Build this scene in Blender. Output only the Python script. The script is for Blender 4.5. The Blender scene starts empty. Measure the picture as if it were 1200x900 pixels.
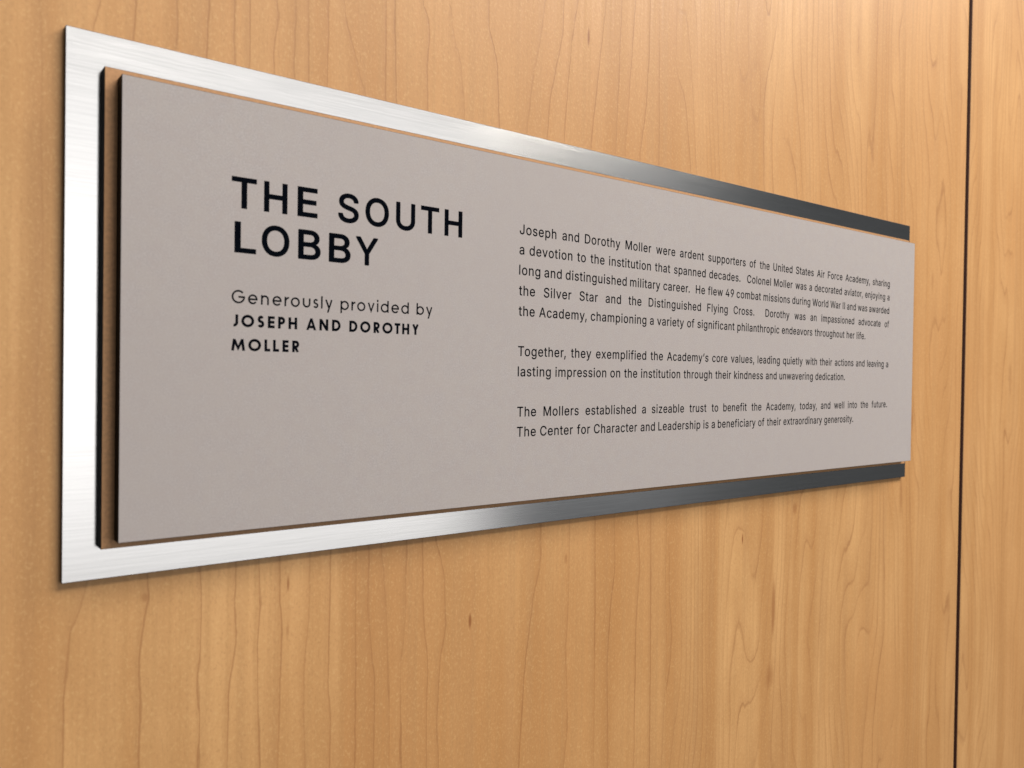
import bpy, bmesh, math, random
import numpy as np
from mathutils import Vector, Matrix

S = bpy.context.scene
COL = S.collection

# Sign space: x to the right, y up, z out of the wall towards the viewer, metres, origin at the
# lower left corner of the steel plate's front.  Blender space: (x, -z, y + HGT).
HGT = 1.45
def V(x, y, z): return Vector((x, -z, y + HGT))

# ---------------------------------------------------------------- camera
R3 = ((0.79406592, -0.00385017, -0.60781945),
      (0.0143341, 0.99982046, 0.01239306),
      (0.6076626, -0.01855345, 0.79397854))
cam_d = bpy.data.cameras.new('camera')
cam = bpy.data.objects.new('camera', cam_d); COL.objects.link(cam)
cam_d.sensor_fit = 'HORIZONTAL'; cam_d.sensor_width = 36.0
cam_d.lens = 971.02 / 1200 * 36
cam_d.clip_start = 0.01; cam_d.clip_end = 60
cp = V(-0.05276, 0.0779, 0.33392)
M = Matrix(((R3[0][0], R3[0][1], R3[0][2]),
            (-R3[2][0], -R3[2][1], -R3[2][2]),
            (R3[1][0], R3[1][1], R3[1][2]))).to_4x4()
cam.matrix_world = Matrix.Translation(cp) @ M
cam_d.dof.use_dof = True
cam_d.dof.focus_distance = 0.45
cam_d.dof.aperture_fstop = 15
S.camera = cam

# ---------------------------------------------------------------- world, lamps, exposure
w = bpy.data.worlds.new('World'); S.world = w; w.use_nodes = True
bg = w.node_tree.nodes['Background']
bg.inputs[0].default_value = (0.96, 0.98, 1.0, 1); bg.inputs[1].default_value = 0.062
S.view_settings.view_transform = 'Standard'; S.view_settings.look = 'None'
S.view_settings.gamma = 1; S.view_settings.exposure = 0.12

def area(name, loc, target, sx, sy, radiance, col, spread=180):
    l = bpy.data.lights.new(name, 'AREA'); l.shape = 'RECTANGLE'; l.size = sx; l.size_y = sy
    l.energy = radiance * sx * sy * math.pi
    l.color = col; l.spread = math.radians(spread)
    o = bpy.data.objects.new(name, l); COL.objects.link(o)
    o.location = loc
    o.rotation_euler = (target - loc).to_track_quat('-Z', 'Y').to_euler()
    return o
# the lobby's glazing behind the photographer: what the brushed steel mirrors
area('window_light', V(1.0, 0.25, 3.0), V(1.0, 0.25, 0), 2.60, 2.1, 1.45, (1.0, 0.98, 0.965))
# dim lamps added further along, for soft bands in the steel's reflection
area('steel_band_light', V(3.12, 0.4, 3.0), V(3.12, 0.4, 0), 1.5, 1.8, 0.30, (0.95, 0.97, 1.0))
area('steel_band_light', V(4.40, 0.4, 3.0), V(4.40, 0.4, 0), 0.6, 1.8, 0.11, (0.90, 0.97, 1.0))
area('steel_band_light', V(5.60, 0.4, 3.0), V(5.60, 0.4, 0), 0.5, 1.8, 0.07, (0.85, 0.95, 1.0))
# ceiling light, then a second lamp added to brighten the wood on the right
area('ceiling_and_fill_light', V(0.85, 1.95, 1.50), V(0.55, 0.10, 0), 1.3, 0.9, 12.4, (1.0, 0.95, 0.89))
area('ceiling_and_fill_light', V(2.30, 1.95, 1.50), V(0.90, 0.20, 0), 1.3, 0.9, 17.0, (1.0, 0.94, 0.85))

# ---------------------------------------------------------------- materials
def mat(name):
    m = bpy.data.materials.new(name); m.use_nodes = True
    nt = m.node_tree; b = nt.nodes['Principled BSDF']
    return m, nt, b
class N:
    def __init__(s, nt): s.nt = nt
    def add(s, t, **kw):
        n = s.nt.nodes.new(t)
        for k, v in kw.items(): setattr(n, k, v)
        return n
    def link(s, a, b): s.nt.links.new(a, b)
    def math(s, op, a, b=None, c=None, clamp=False):
        n = s.nt.nodes.new('ShaderNodeMath'); n.operation = op; n.use_clamp = clamp
        for i, v in enumerate((a, b, c)):
            if v is None: continue
            if isinstance(v, (int, float)): n.inputs[i].default_value = v
            else: s.nt.links.new(v, n.inputs[i])
        return n.outputs[0]
    def rng(s, v, a, b, c, d, smooth=True):
        n = s.nt.nodes.new('ShaderNodeMapRange'); n.interpolation_type = 'SMOOTHSTEP' if smooth else 'LINEAR'
        s.nt.links.new(v, n.inputs[0])
        for i, x in enumerate((a, b, c, d)): n.inputs[i + 1].default_value = x
        return n.outputs[0]
    def noise(s, vec, scale, detail=2, rough=.5, out=0):
        n = s.nt.nodes.new('ShaderNodeTexNoise'); n.inputs['Scale'].default_value = scale
        n.inputs['Detail'].default_value = detail; n.inputs['Roughness'].default_value = rough
        s.nt.links.new(vec, n.inputs['Vector']); return n.outputs[out]
    def mapping(s, vec, scale, loc=(0, 0, 0)):
        n = s.nt.nodes.new('ShaderNodeMapping'); n.inputs['Scale'].default_value = scale
        n.inputs['Location'].default_value = loc
        s.nt.links.new(vec, n.inputs['Vector']); return n.outputs[0]
    def mix(s, f, a, b, mode='MIX'):
        n = s.nt.nodes.new('ShaderNodeMix'); n.data_type = 'RGBA'; n.blend_type = mode
        for i, v in ((0, f), (6, a), (7, b)):
            if isinstance(v, (int, float)): n.inputs[i].default_value = v
            elif isinstance(v, tuple): n.inputs[i].default_value = v + (1,)
            else: s.nt.links.new(v, n.inputs[i])
        return n.outputs[2]

def attr(n, name):
    a = n.add('ShaderNodeAttribute'); a.attribute_name = name; return a

def make_wood():
    m, nt, b = mat('maple_veneer'); n = N(nt)
    co = n.add('ShaderNodeTexCoord').outputs['Object']        # metres: x along the wall, z up
    u = attr(n, 'ring').outputs['Fac']; sp = attr(n, 'spacing').outputs['Fac']
    st = attr(n, 'strength').outputs['Fac']; leaf = attr(n, 'leaf').outputs['Fac']
    xs = n.add('ShaderNodeSeparateXYZ'); n.link(co, xs.inputs[0])
    # beyond the leaf joint the veneer is flat sawn: the rings bend into long pointed arches
    flat = n.math('GREATER_THAN', xs.outputs[0], .3255)
    w1 = n.math('SUBTRACT', n.noise(n.mapping(co, (12, 12, 2.3), (3.7, 0, 1.3)), 1, 1.5, .5), .5)
    w2 = n.math('SUBTRACT', n.noise(n.mapping(co, (36, 36, 6), (.7, 0, 4.3)), 1, 2, .5), .5)
    bend = n.math('ADD', n.math('MULTIPLY', w1, 17), n.math('MULTIPLY', w2, 2.4))
    u = n.math('ADD', u, n.math('MULTIPLY', bend, flat))
    sn = n.rng(n.noise(n.mapping(co, (55, 55, 5), (8, 0, 1)), 1, 1), .3, .62, .25, 1.0)
    stm = n.add('ShaderNodeMix'); stm.data_type = 'FLOAT'
    n.link(flat, stm.inputs[0]); n.link(st, stm.inputs[2]); n.link(sn, stm.inputs[3]); st = stm.outputs[0]
    # small raggedness of the ring line, in mm
    jag = n.math('MULTIPLY', n.math('SUBTRACT', n.noise(n.mapping(co, (300, 300, 110)), 1, 3, .65), .5), 1.5)
    f = n.math('SUBTRACT', u, n.math('ROUND', u))              # -0.5..0.5, 0 on the line
    dmm = n.math('ADD', n.math('MULTIPLY', f, sp), jag)
    ad = n.math('ABSOLUTE', dmm)
    wv = n.noise(n.mapping(co, (40, 40, 9)), 1, 2)
    line = n.math('MULTIPLY', n.rng(ad, .12, .62, 1, 0), st)
    line = n.math('MULTIPLY', line, n.rng(wv, .30, .62, .35, 1.0))
    # late wood darkens softly up to the ring line on its left
    late = n.math('MULTIPLY', n.rng(dmm, -4.5, 0.0, 0, 1, False), n.math('LESS_THAN', dmm, 0.0))
    late = n.math('MULTIPLY', n.math('POWER', late, 2.2), st)
    # fibre streaks, mottle, pores, fleck
    fib = n.noise(n.mapping(co, (420, 420, 7)), 1, 4, .6)
    fib2 = n.noise(n.mapping(co, (95, 95, 2.2), (5, 0, 2)), 1, 3, .55)
    mot = n.noise(n.mapping(co, (22, 22, 10)), 1, 3, .55)
    broad = n.noise(n.mapping(co, (6, 6, 3.4), (9, 0, 4)), 1, 2, .5)
    speck = n.noise(n.mapping(co, (900, 900, 650)), 1, 2, .6)
    pore = n.noise(n.mapping(co, (1500, 1500, 130)), 1, 1, .5)
    pm = n.rng(pore, .69, .76, 0, 1)
    base = n.mix(n.rng(mot, .32, .68, 0, 1), (.580, .316, .126), (.700, .404, .172))
    base = n.mix(n.rng(broad, .35, .65, 0, .60), base, (.565, .280, .105))
    band = n.noise(n.mapping(co, (38, 38, 1.3), (2, 0, 6)), 1, 2, .6)
    base = n.mix(n.rng(band, .45, .66, 0, .75), base, (.490, .238, .082))
    base = n.mix(leaf, base, (.510, .250, .090))
    base = n.mix(n.rng(fib, .34, .70, 0, .42), base, (.50, .27, .105))
    base = n.mix(n.rng(fib2, .50, .72, 0, .40), base, (.48, .255, .105))
    base = n.mix(n.rng(speck, .52, .75, 0, .32), base, (.75, .48, .215))
    base = n.mix(n.rng(speck, .45, .28, 0, .30), base, (.42, .22, .09))
    base = n.mix(n.math('MULTIPLY', late, .38), base, (.42, .20, .075))
    base = n.mix(n.math('MULTIPLY', line, .50), base, (.32, .140, .050))
    base = n.mix(n.math('MULTIPLY', pm, .12), base, (.26, .12, .05))
    # mineral streaks (position, half width, half height in metres)
    for (x, z, rx, rz, s) in ((.432, -.080, .0035, .022, .60), (.429, -.125, .006, .010, .40), (.352, -.205 + .0, .004, .03, .3),
                              (.2545, .262, .0012, .006, .9), (.181, -.045, .0010, .004, .9), (.0865, -.033, .0009, .004, .35),
                              (.0865, -.013, .0008, .004, .7), (.029, -.010, .0022, .0022, .40), (.2435, -.022, .0012, .003, .4),
                              (.397, -.028, .0010, .004, .9), (.455, -.013, .003, .005, .5), (.020, -.10, .004, .004, .2),
                              (.616, .045, .0025, .016, .5), (.600, -.015, .003, .02, .35), (.645, .16, .003, .012, .3)):
        dx = n.math('DIVIDE', n.math('SUBTRACT', xs.outputs[0], x), rx)
        dz = n.math('DIVIDE', n.math('SUBTRACT', xs.outputs[2], z + HGT), rz)
        r = n.math('SQRT', n.math('ADD', n.math('MULTIPLY', dx, dx), n.math('MULTIPLY', dz, dz)))
        r = n.math('ADD', r, n.math('MULTIPLY', n.math('SUBTRACT', fib, .5), 1.4))
        base = n.mix(n.rng(r, .25, 1.15, s, 0), base, (.30, .115, .035))
    n.link(base, b.inputs['Base Color'])
    n.link(n.rng(fib, .3, .7, .40, .50), b.inputs['Roughness'])
    b.inputs['Specular IOR Level'].default_value = .35
    bp = n.add('ShaderNodeBump'); bp.inputs['Strength'].default_value = .10; bp.inputs['Distance'].default_value = .0004
    n.link(n.math('SUBTRACT', n.math('ADD', fib, speck), n.math('MULTIPLY', line, .8)), bp.inputs['Height'])
    n.link(bp.outputs[0], b.inputs['Normal'])
    return m

def make_plain(name, col, rough, spec=.5, speck=0.0, scale=900, bump=0.0):
    m, nt, b = mat(name); n = N(nt)
    co = n.add('ShaderNodeTexCoord').outputs['Object']
    a = n.noise(co, scale, 3, .6); c = n.noise(co, 14, 3, .55)
    lo = tuple(v * (1 - speck) for v in col); hi = tuple(min(1, v * (1 + speck)) for v in col)
    base = n.mix(n.rng(a, .3, .7, 0, 1), lo, hi)
    base = n.mix(n.rng(c, .3, .7, 0, .35), base, lo)
    n.link(base, b.inputs['Base Color'])
    b.inputs['Roughness'].default_value = rough; b.inputs['Specular IOR Level'].default_value = spec
    if bump:
        bp = n.add('ShaderNodeBump'); bp.inputs['Strength'].default_value = bump; bp.inputs['Distance'].default_value = .0003
        n.link(a, bp.inputs['Height']); n.link(bp.outputs[0], b.inputs['Normal'])
    return m

def make_face():
    m, nt, b = mat('warm_grey_laminate'); n = N(nt)
    co = n.add('ShaderNodeTexCoord').outputs['Object']
    a = n.noise(co, 1500, 2, .6); c = n.noise(co, 420, 3, .6); d = n.noise(co, 9, 3, .5); e = n.noise(co, 130, 2, .5)
    base = n.mix(n.rng(a, .3, .7, 0, 1), (.372, .341, .336), (.462, .423, .417))
    base = n.mix(n.rng(c, .35, .65, 0, .5), base, (.405, .355, .342))
    base = n.mix(n.rng(e, .35, .65, 0, .35), base, (.440, .400, .375))
    base = n.mix(n.rng(d, .35, .65, 0, .45), base, (.405, .365, .355))
    n.link(base, b.inputs['Base Color'])
    b.inputs['Roughness'].default_value = .62; b.inputs['Specular IOR Level'].default_value = .25
    bp = n.add('ShaderNodeBump'); bp.inputs['Strength'].default_value = .12; bp.inputs['Distance'].default_value = .0002
    n.link(a, bp.inputs['Height']); n.link(bp.outputs[0], b.inputs['Normal'])
    return m

def make_steel():
    m, nt, b = mat('brushed_steel'); n = N(nt)
    co = n.add('ShaderNodeTexCoord').outputs['Object']
    s1 = n.noise(n.mapping(co, (9, 9, 2600)), 1, 3, .65)
    s2 = n.noise(n.mapping(co, (40, 40, 1300), (2, 0, 5)), 1, 3, .6)
    s3 = n.noise(n.mapping(co, (5, 5, 160), (1, 0, 3)), 1, 2, .5)
    sm = n.math('ADD', n.math('MULTIPLY', s1, .6), n.math('MULTIPLY', s2, .4))
    base = n.mix(n.rng(sm, .3, .7, 0, 1), (.67, .665, .66), (.77, .765, .76))
    g = n.add('ShaderNodeBsdfAnisotropic'); g.distribution = 'BECKMANN'
    n.link(base, g.inputs['Color']); g.inputs['Anisotropy'].default_value = .45
    n.link(n.rng(sm, .3, .7, .238, .260), g.inputs['Roughness'])
    tg = n.add('ShaderNodeCombineXYZ'); tg.inputs[0].default_value = 1      # the brushing runs along the plate
    n.link(tg.outputs[0], g.inputs['Tangent'])
    bp = n.add('ShaderNodeBump'); bp.inputs['Strength'].default_value = .025; bp.inputs['Distance'].default_value = .00003
    n.link(n.math('ADD', sm, n.math('MULTIPLY', s3, .5)), bp.inputs['Height']); n.link(bp.outputs[0], g.inputs['Normal'])
    nt.nodes.remove(b)
    n.link(g.outputs[0], nt.nodes['Material Output'].inputs['Surface'])
    return m

WOOD = make_wood()
FACE = make_face()
STEEL = make_steel()
TAN = make_plain('copper_brown_laminate', (.52, .275, .125), .45, .3, .14, 700, .1)
BLACK_EDGE = make_plain('black_painted_edge', (.003, .0028, .0032), .6, .1, .3)
INK = make_plain('black_print', (.0026, .0036, .0062), .6, .0, .15)
DARK = make_plain('dark_backing_board', (.020, .012, .010), .8, .2, .2)
INK.node_tree.nodes['Principled BSDF'].inputs['IOR'].default_value = 1.02
STEEL_EDGE = make_plain('dark_steel_edge', (.035, .026, .030), .5, .4, .2)  # much darker than the plate's front
WOOD_EDGE = make_plain('dark_panel_edge', (.060, .018, .010), .6, .3, .3)  # darker and redder than the veneer front

# ---------------------------------------------------------------- mesh helpers
def link(name, me, parent=None):
    o = bpy.data.objects.new(name, me); COL.objects.link(o)
    if parent is not None: o.parent = parent
    return o

def board(name, x0, x1, y0, y1, z0, z1, mats, parent, bevel=.0003, origin=Vector((0, 0, 0))):
    """a sheet with eased arrises; mats = (front, edges)"""
    bm = bmesh.new()
    vs = [bm.verts.new(V(x, y, z) - origin) for z in (z0, z1) for y in (y0, y1) for x in (x0, x1)]
    for f in ((4, 5, 7, 6), (1, 0, 2, 3), (0, 4, 6, 2), (5, 1, 3, 7), (6, 7, 3, 2), (0, 1, 5, 4)):
        bm.faces.new([vs[i] for i in f])
    bmesh.ops.recalc_face_normals(bm, faces=bm.faces)
    bmesh.ops.bevel(bm, geom=list(bm.edges), offset=bevel, segments=2, affect='EDGES', profile=.6)
    for f in bm.faces:
        f.material_index = 0 if f.normal.y < -.97 else 1
    me = bpy.data.meshes.new(name); bm.to_mesh(me); bm.free()
    for m in mats: me.materials.append(m)
    return link(name, me, parent)

# ---------------------------------------------------------------- the wall
ZW = -.003                      # face of the veneer
TRACED = [  # strength above, strength below, points (mm) from the top down
    [1, 1, [[12.5, 213.5], [11.3, 208.5], [9.0, 201.9], [9.0, -2.2], [7.6, -6.7], [5.6, -14.3], [2.8, -18.5], [2.2, -37.1], [0.9, -43.1], [1.1, -66.6]]],
    [1, 1, [[24.2, 216.8], [23.1, 201.3], [29.8, -1.9], [30.7, -11.1], [29.2, -16.6], [27.0, -35.9], [27.9, -49.3], [27.3, -73.8]]],
    [1, 1, [[38.9, 221.0], [39.4, 211.3], [38.6, 200.3], [49.9, -2.1], [50.9, -20.2], [49.5, -47.4], [50.4, -61.3], [49.8, -80.0]]],
    [1, 0, [[51.4, 224.5], [50.8, 214.3], [50.3, 202.0], [57, -3], [57, -100]]],
    [1, 1, [[61.5, 227.4], [61.3, 217.1], [62.0, 201.8], [64.1, -1.3], [63.8, -22.3], [64.7, -33.1], [61.4, -53.4], [60.9, -83.1]]],
    [1, 0, [[67.3, 229.1], [67.4, 201.3], [70, -3], [70, -100]]],
    [1, 1, [[79.0, 232.4], [80.0, 223.8], [77.4, 212.5], [78.4, 201.2], [73.3, -0.7], [74.4, -20.5], [72.8, -38.1], [74.0, -67.0], [74.8, -87.0]]],
    [1, 1, [[87.4, 234.8], [86.8, 200.5], [82.6, -1.9], [82.7, -18.2], [84.2, -33.0], [83.2, -61.9], [82.6, -89.1]]],
    [1, 1, [[92.5, 236.2], [93.1, 203.7], [96.4, -1.8], [96.3, -27.7], [94.0, -53.3], [94.3, -71.9], [95.1, -92.6]]],
    [1, 1, [[101.9, 238.9], [102.1, 224.2], [101.4, 203.7], [105.9, -2.0], [105.7, -29.3], [105.2, -59.4], [106.8, -74.9], [106.5, -95.7]]],
    [1, 1, [[108.9, 240.9], [110.5, 230.1], [115.4, 218.2], [118.7, 205.8], [121.3, 203.5], [118.4, -2.5], [118.9, -43.1], [119.0, -99.2]]],
    [0, 1, [[126, 290], [126, 202], [124.7, -1.3], [124.5, -32.4], [128.4, -64.4], [128.3, -101.7]]],
    [1, 1, [[130.0, 246.9], [130.2, 201.5], [130.8, -1.0], [133.8, -26.1], [135.3, -50.0], [137.2, -104.2]]],
    [1, 0, [[134.4, 248.1], [134.6, 234.6], [135.7, 202.7], [138.5, -3], [138.5, -100]]],
    [0, 1, [[144, 290], [144, 202], [144.1, -1.6], [144.1, -35.7], [141.7, -59.3], [142.4, -105.6]]],
    [1, 1, [[147.9, 252.0], [152.2, 246.2], [153.5, 237.5], [151.9, 223.1], [152.8, 205.3], [152.9, -1.5], [154.2, -41.4], [157.4, -62.5], [156.6, -86.9], [157.4, -109.8]]],
    [0, 1, [[162, 290], [162, 202], [159.6, -1.7], [165.2, -18.4], [166.8, -45.7], [163.0, -63.6], [162.0, -92.4], [163.0, -111.3]]],
    [1, 0, [[163.3, 256.3], [166.0, 240.8], [171.1, 227.7], [173.5, 204.5], [180, -3], [180, -100]]],
    [1, 0, [[187.1, 263.1], [187.3, 248.4], [192.8, 236.0], [194.7, 205.5], [200, -3], [200, -100]]],
    [1, 1, [[224.0, 273.6], [220.2, 248.2], [216.2, 231.8], [212.5, 202.5], [225.8, 0.6], [226.2, -22.1], [221.3, -39.5], [216.2, -74.5], [212.9, -125.1]]],
    [1, 0, [[236.3, 277.1], [236.1, 258.9], [227.9, 223.3], [226.0, 202.8], [236, -3], [236, -100]]],
    [1, 1, [[246.3, 279.9], [242.2, 258.2], [239.2, 225.7], [237.8, 202.7], [245.9, -0.2], [245.8, -43.2], [244.2, -70.9], [246.6, -113.4], [243.9, -133.7]]],
    [1, 1, [[267.5, 285.9], [265.5, 271.3], [261.4, 237.4], [257.3, 203.9], [264.9, -0.8], [265.8, -46.3], [266.8, -140.0]]],
    [1, 1, [[279.3, 289.3], [276.8, 207.4], [279.7, -1.0], [281.1, -31.5], [277.6, -55.4], [275.6, -86.5], [277.8, -143.0]]],
    [1, 0, [[290.2, 292.4], [283.6, 206.2], [289, -3], [289, -100]]],
    [1, 1, [[302.4, 295.8], [302.1, 263.7], [300.3, 233.8], [295.7, 205.9], [298.0, -1.4], [301.2, -31.7], [298.5, -68.7], [298.6, -148.8]]],
    [1, 1, [[309.6, 297.9], [311.8, 206.1], [309.5, -2.5], [311.1, -68.4], [312.0, -152.5]]],
]
rnd = random.Random(7)
JOINTS = (-.3150, -.1015, .1120, .3255, .5390)      # book-matched veneer leaves, left panel
PX = .7003                                           # left edge of the joint between panels
PX2 = .7066
def auto_line(x, amp=1.0):
    """a gently wandering ring line at x mm"""
    k = x / 60.0
    pts = []
    for y in range(640, -640, -20):
        wob = math.sin(x * 12.9898) * 3
        dx = 2.2 * math.sin(y / 95.0 + k * 2.3) + 1.1 * math.sin(y / 37.0 + 3.1 * k) + .7 * math.sin(y / 27.0 + wob) + .45 * math.sin(y / 13.0 + 5 * k) + (y - 100) * .006 * math.sin(k * 1.7)
        pts.append((x + amp * dx, y))
    return pts
def lines_for(panel):
    L = []
    if panel == 0:
        for x in (-560, -520, -486, -450, -415, -385, -352, -322, -296, -262, -233, -200, -176, -150, -127, -99, -72, -47, -26, -9):
            L.append((.30 if x > -60 else .8, .15 if x > -60 else .8, auto_line(x, 1.2)))
        for st, sb, pts in TRACED:
            L.append((st * .95, sb * .95, pts))
        xs = [325.5, 337.7, 345.5, 353.6, 362, 370, 378, 386, 398, 409, 418, 427, 439, 448, 457, 468, 480, 488, 496, 504,
              512, 519, 525, 532, 540, 549, 556, 565, 572, 583, 592, 599, 610, 617, 628, 636, 645, 655, 662, 673, 682, 690, 699, 708]
        for x in xs: L.append((rnd.uniform(.35, 1), rnd.uniform(.35, 1), auto_line(x, 1.1)))
        L.append((.4, .4, auto_line(722, .8)))
    else:
        x = 700
        while x < 1500:
            L.append((rnd.uniform(.3, .8), rnd.uniform(.3, .8), auto_line(x, 1.1))); x += rnd.uniform(6, 11)
    return L
def wood_panel(panel, x0, x1, y0, y1, fine, parent):
    """front skin on a grid that carries the ring pattern, plus the panel's edges and back"""
    fx0, fx1, fy0, fy1 = fine
    xs = sorted(set([x0, x1] + list(np.linspace(x0, fx0, max(2, int((fx0 - x0) / .01)))) +
                    list(np.linspace(fx0, fx1, int((fx1 - fx0) / .002) + 1)) +
                    list(np.linspace(fx1, x1, max(2, int((x1 - fx1) / .01))))))
    ys = sorted(set([y0, y1] + list(np.linspace(y0, fy0, 25)) + list(np.linspace(fy0, fy1, int((fy1 - fy0) / .005) + 1)) +
                    list(np.linspace(fy1, y1, 25))))
    xs = np.array([xs[0]] + [b for a, b in zip(xs, xs[1:]) if b - a > 1e-5]); ys = np.array([ys[0]] + [b for a, b in zip(ys, ys[1:]) if b - a > 1e-5])
    nx, ny = len(xs), len(ys)
    L = lines_for(panel); nl = len(L)
    lx = np.zeros((ny, nl)); ls = np.zeros((ny, nl))
    for i, (st, sb, pts) in enumerate(L):
        p = sorted((q[1], q[0]) for q in pts)
        yy = [q[0] for q in p]; xx = [q[1] for q in p]
        v = np.interp(ys * 1000, yy, xx)
        k = 3.0
        sm = sum(np.interp(ys * 1000 + d, yy, xx) for d in (-k, k)) / 2
        lx[:, i] = (v + sm) / 2
        t = np.clip((ys * 1000 - 60) / 80, 0, 1)
        ls[:, i] = sb + (st - sb) * t
    # lines never cross
    for i in range(1, nl): lx[:, i] = np.maximum(lx[:, i], lx[:, i - 1] + 1.5)
    ring = np.zeros((ny, nx)); spc = np.zeros((ny, nx)); strn = np.zeros((ny, nx))
    idx = np.arange(nl)
    for r in range(ny):
        X = xs * 1000
        u = np.interp(X, lx[r], idx); ring[r] = u
        g = np.diff(lx[r]); mid = (lx[r][1:] + lx[r][:-1]) / 2
        i0 = np.clip(np.floor(u).astype(int), 0, nl - 2)
        spc[r] = g[i0]
        strn[r] = ls[r][np.clip(np.round(u).astype(int), 0, nl - 1)]
    tone = {0: (0.30, .16, .0, .36, .10, .24), 1: (.16, .34, .12, .3, .1, .2)}[panel]
    js = JOINTS if panel == 0 else (.9260, 1.1395, 1.353)
    leaf = np.zeros(nx)
    for k in range(nx): leaf[k] = tone[sum(xs[k] > j for j in js) % 6]
    leaf = np.tile(leaf, (ny, 1))
    # one leaf starts dark at the joint and clears away from it, as stained sapwood does
    Xg = np.tile(xs, (ny, 1)); Yg = np.tile(ys[:, None], (1, nx))
    def patch(a, b, sgn, amt, top, bot):
        t = np.clip((Xg - a) / (b - a), 0, 1); inside = (Xg > a) & (Xg < b)
        g = (1 - t) if sgn > 0 else t
        v = np.where(Yg > .1, top, bot)
        return np.where(inside, amt * g * v, 0)
    if panel == 0:
        leaf = leaf + patch(.112, .165, 1, .34, .2, 1) + patch(.3255, .352, 1, .70, .0, 1) + patch(.27, .3255, -1, .45, 1, 0)
        leaf = leaf + patch(.539, .60, 1, .12, .2, 1)
    leaf = np.clip(leaf, 0, .9)
    co = np.zeros((ny, nx, 3)); co[..., 0] = Xg; co[..., 1] = -ZW; co[..., 2] = Yg + HGT
    verts = co.reshape(-1, 3)
    a = (np.arange(ny - 1)[:, None] * nx + np.arange(nx - 1)[None, :]).ravel()
    faces = np.stack([a, a + 1, a + 1 + nx, a + nx], 1)
    nv = len(verts)
    zb = .018
    back = [(x0, -ZW + zb, y0 + HGT), (x1, -ZW + zb, y0 + HGT), (x1, -ZW + zb, y1 + HGT), (x0, -ZW + zb, y1 + HGT)]
    allv = np.vstack([verts, np.array(back)])
    loops = faces.ravel().tolist(); starts = list(range(0, len(loops), 4)); mi = [0] * len(starts)
    def ng(vs):
        starts.append(len(loops)); loops.extend(vs); mi.append(1)
    B = list(range(nv, nv + 4))
    bottom = list(range(0, nx)); top = list(range((ny - 1) * nx, ny * nx)); left = list(range(0, ny * nx, nx)); right = list(range(nx - 1, ny * nx, nx))
    ng([B[0], B[1]] + bottom[::-1]); ng([B[2], B[3]] + top)
    ng([B[3], B[0]] + left); ng([B[1], B[2]] + right[::-1]); ng([B[3], B[2], B[1], B[0]])
    me = bpy.data.meshes.new('wood_panel')
    me.vertices.add(len(allv)); me.vertices.foreach_set('co', allv.astype(np.float32).ravel())
    me.loops.add(len(loops)); me.loops.foreach_set('vertex_index', np.array(loops, dtype=np.int32))
    me.polygons.add(len(starts)); me.polygons.foreach_set('loop_start', np.array(starts, dtype=np.int32))
    me.update(calc_edges=True)
    me.materials.append(WOOD); me.materials.append(WOOD_EDGE)
    me.polygons.foreach_set('material_index', np.array(mi, dtype=np.int32))
    for nm, arr in (('ring', ring), ('spacing', spc), ('strength', strn), ('leaf', leaf)):
        at = me.attributes.new(nm, 'FLOAT', 'POINT')
        at.data.foreach_set('value', np.concatenate([arr.ravel(), np.zeros(4)]).astype(np.float32))
    me.validate()
    return link('wood_panel', me, parent)

wall = bpy.data.objects.new('wall', None); COL.objects.link(wall)
wall['kind'] = 'structure'; wall['label'] = 'wall clad in pale maple veneer panels behind the plaque'
p = wood_panel(0, -.60, PX, -.60, .64, (-.10, PX, -.34, .46), wall)
p['label'] = 'wide maple panel that carries the plaque'
p = wood_panel(1, PX2, 1.42, -.60, .64, (PX2, .95, -.34, .46), wall)
p['label'] = 'maple panel to the right of the dark joint'
board('backing_board', -.62, 1.44, -.62, .66, -.040, -.0222, (DARK, DARK), wall, .001)

# ---------------------------------------------------------------- the plaque
PW, PH = .600, .20012
plaque = bpy.data.objects.new('plaque', None); COL.objects.link(plaque)
plaque.location = V(PW / 2, 0, -.003)
plaque['label'] = 'grey donor plaque with black lettering on a brushed steel plate'
plaque['category'] = 'plaque'
O = plaque.location.copy()
plate = board('steel_plate', 0, PW, 0, PH, -.00295, 0, (STEEL, STEEL_EDGE), plaque, .00018, O)
plate['label'] = 'brushed steel backing plate'
ZT = .00559; ZG = .01237
tan = board('spacer_board', .01176, PW - .01176, .01188, PH - .01346, .00002, ZT, (TAN, BLACK_EDGE), plaque, .00015, O)
tan['label'] = 'copper brown board with black edges'
face = board('face_board', .01611, PW - .01607, .01489, PH - .0171, ZT + .00002, ZG, (FACE, BLACK_EDGE), plaque, .00012, O)
face['label'] = 'warm grey board with black edges'

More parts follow.
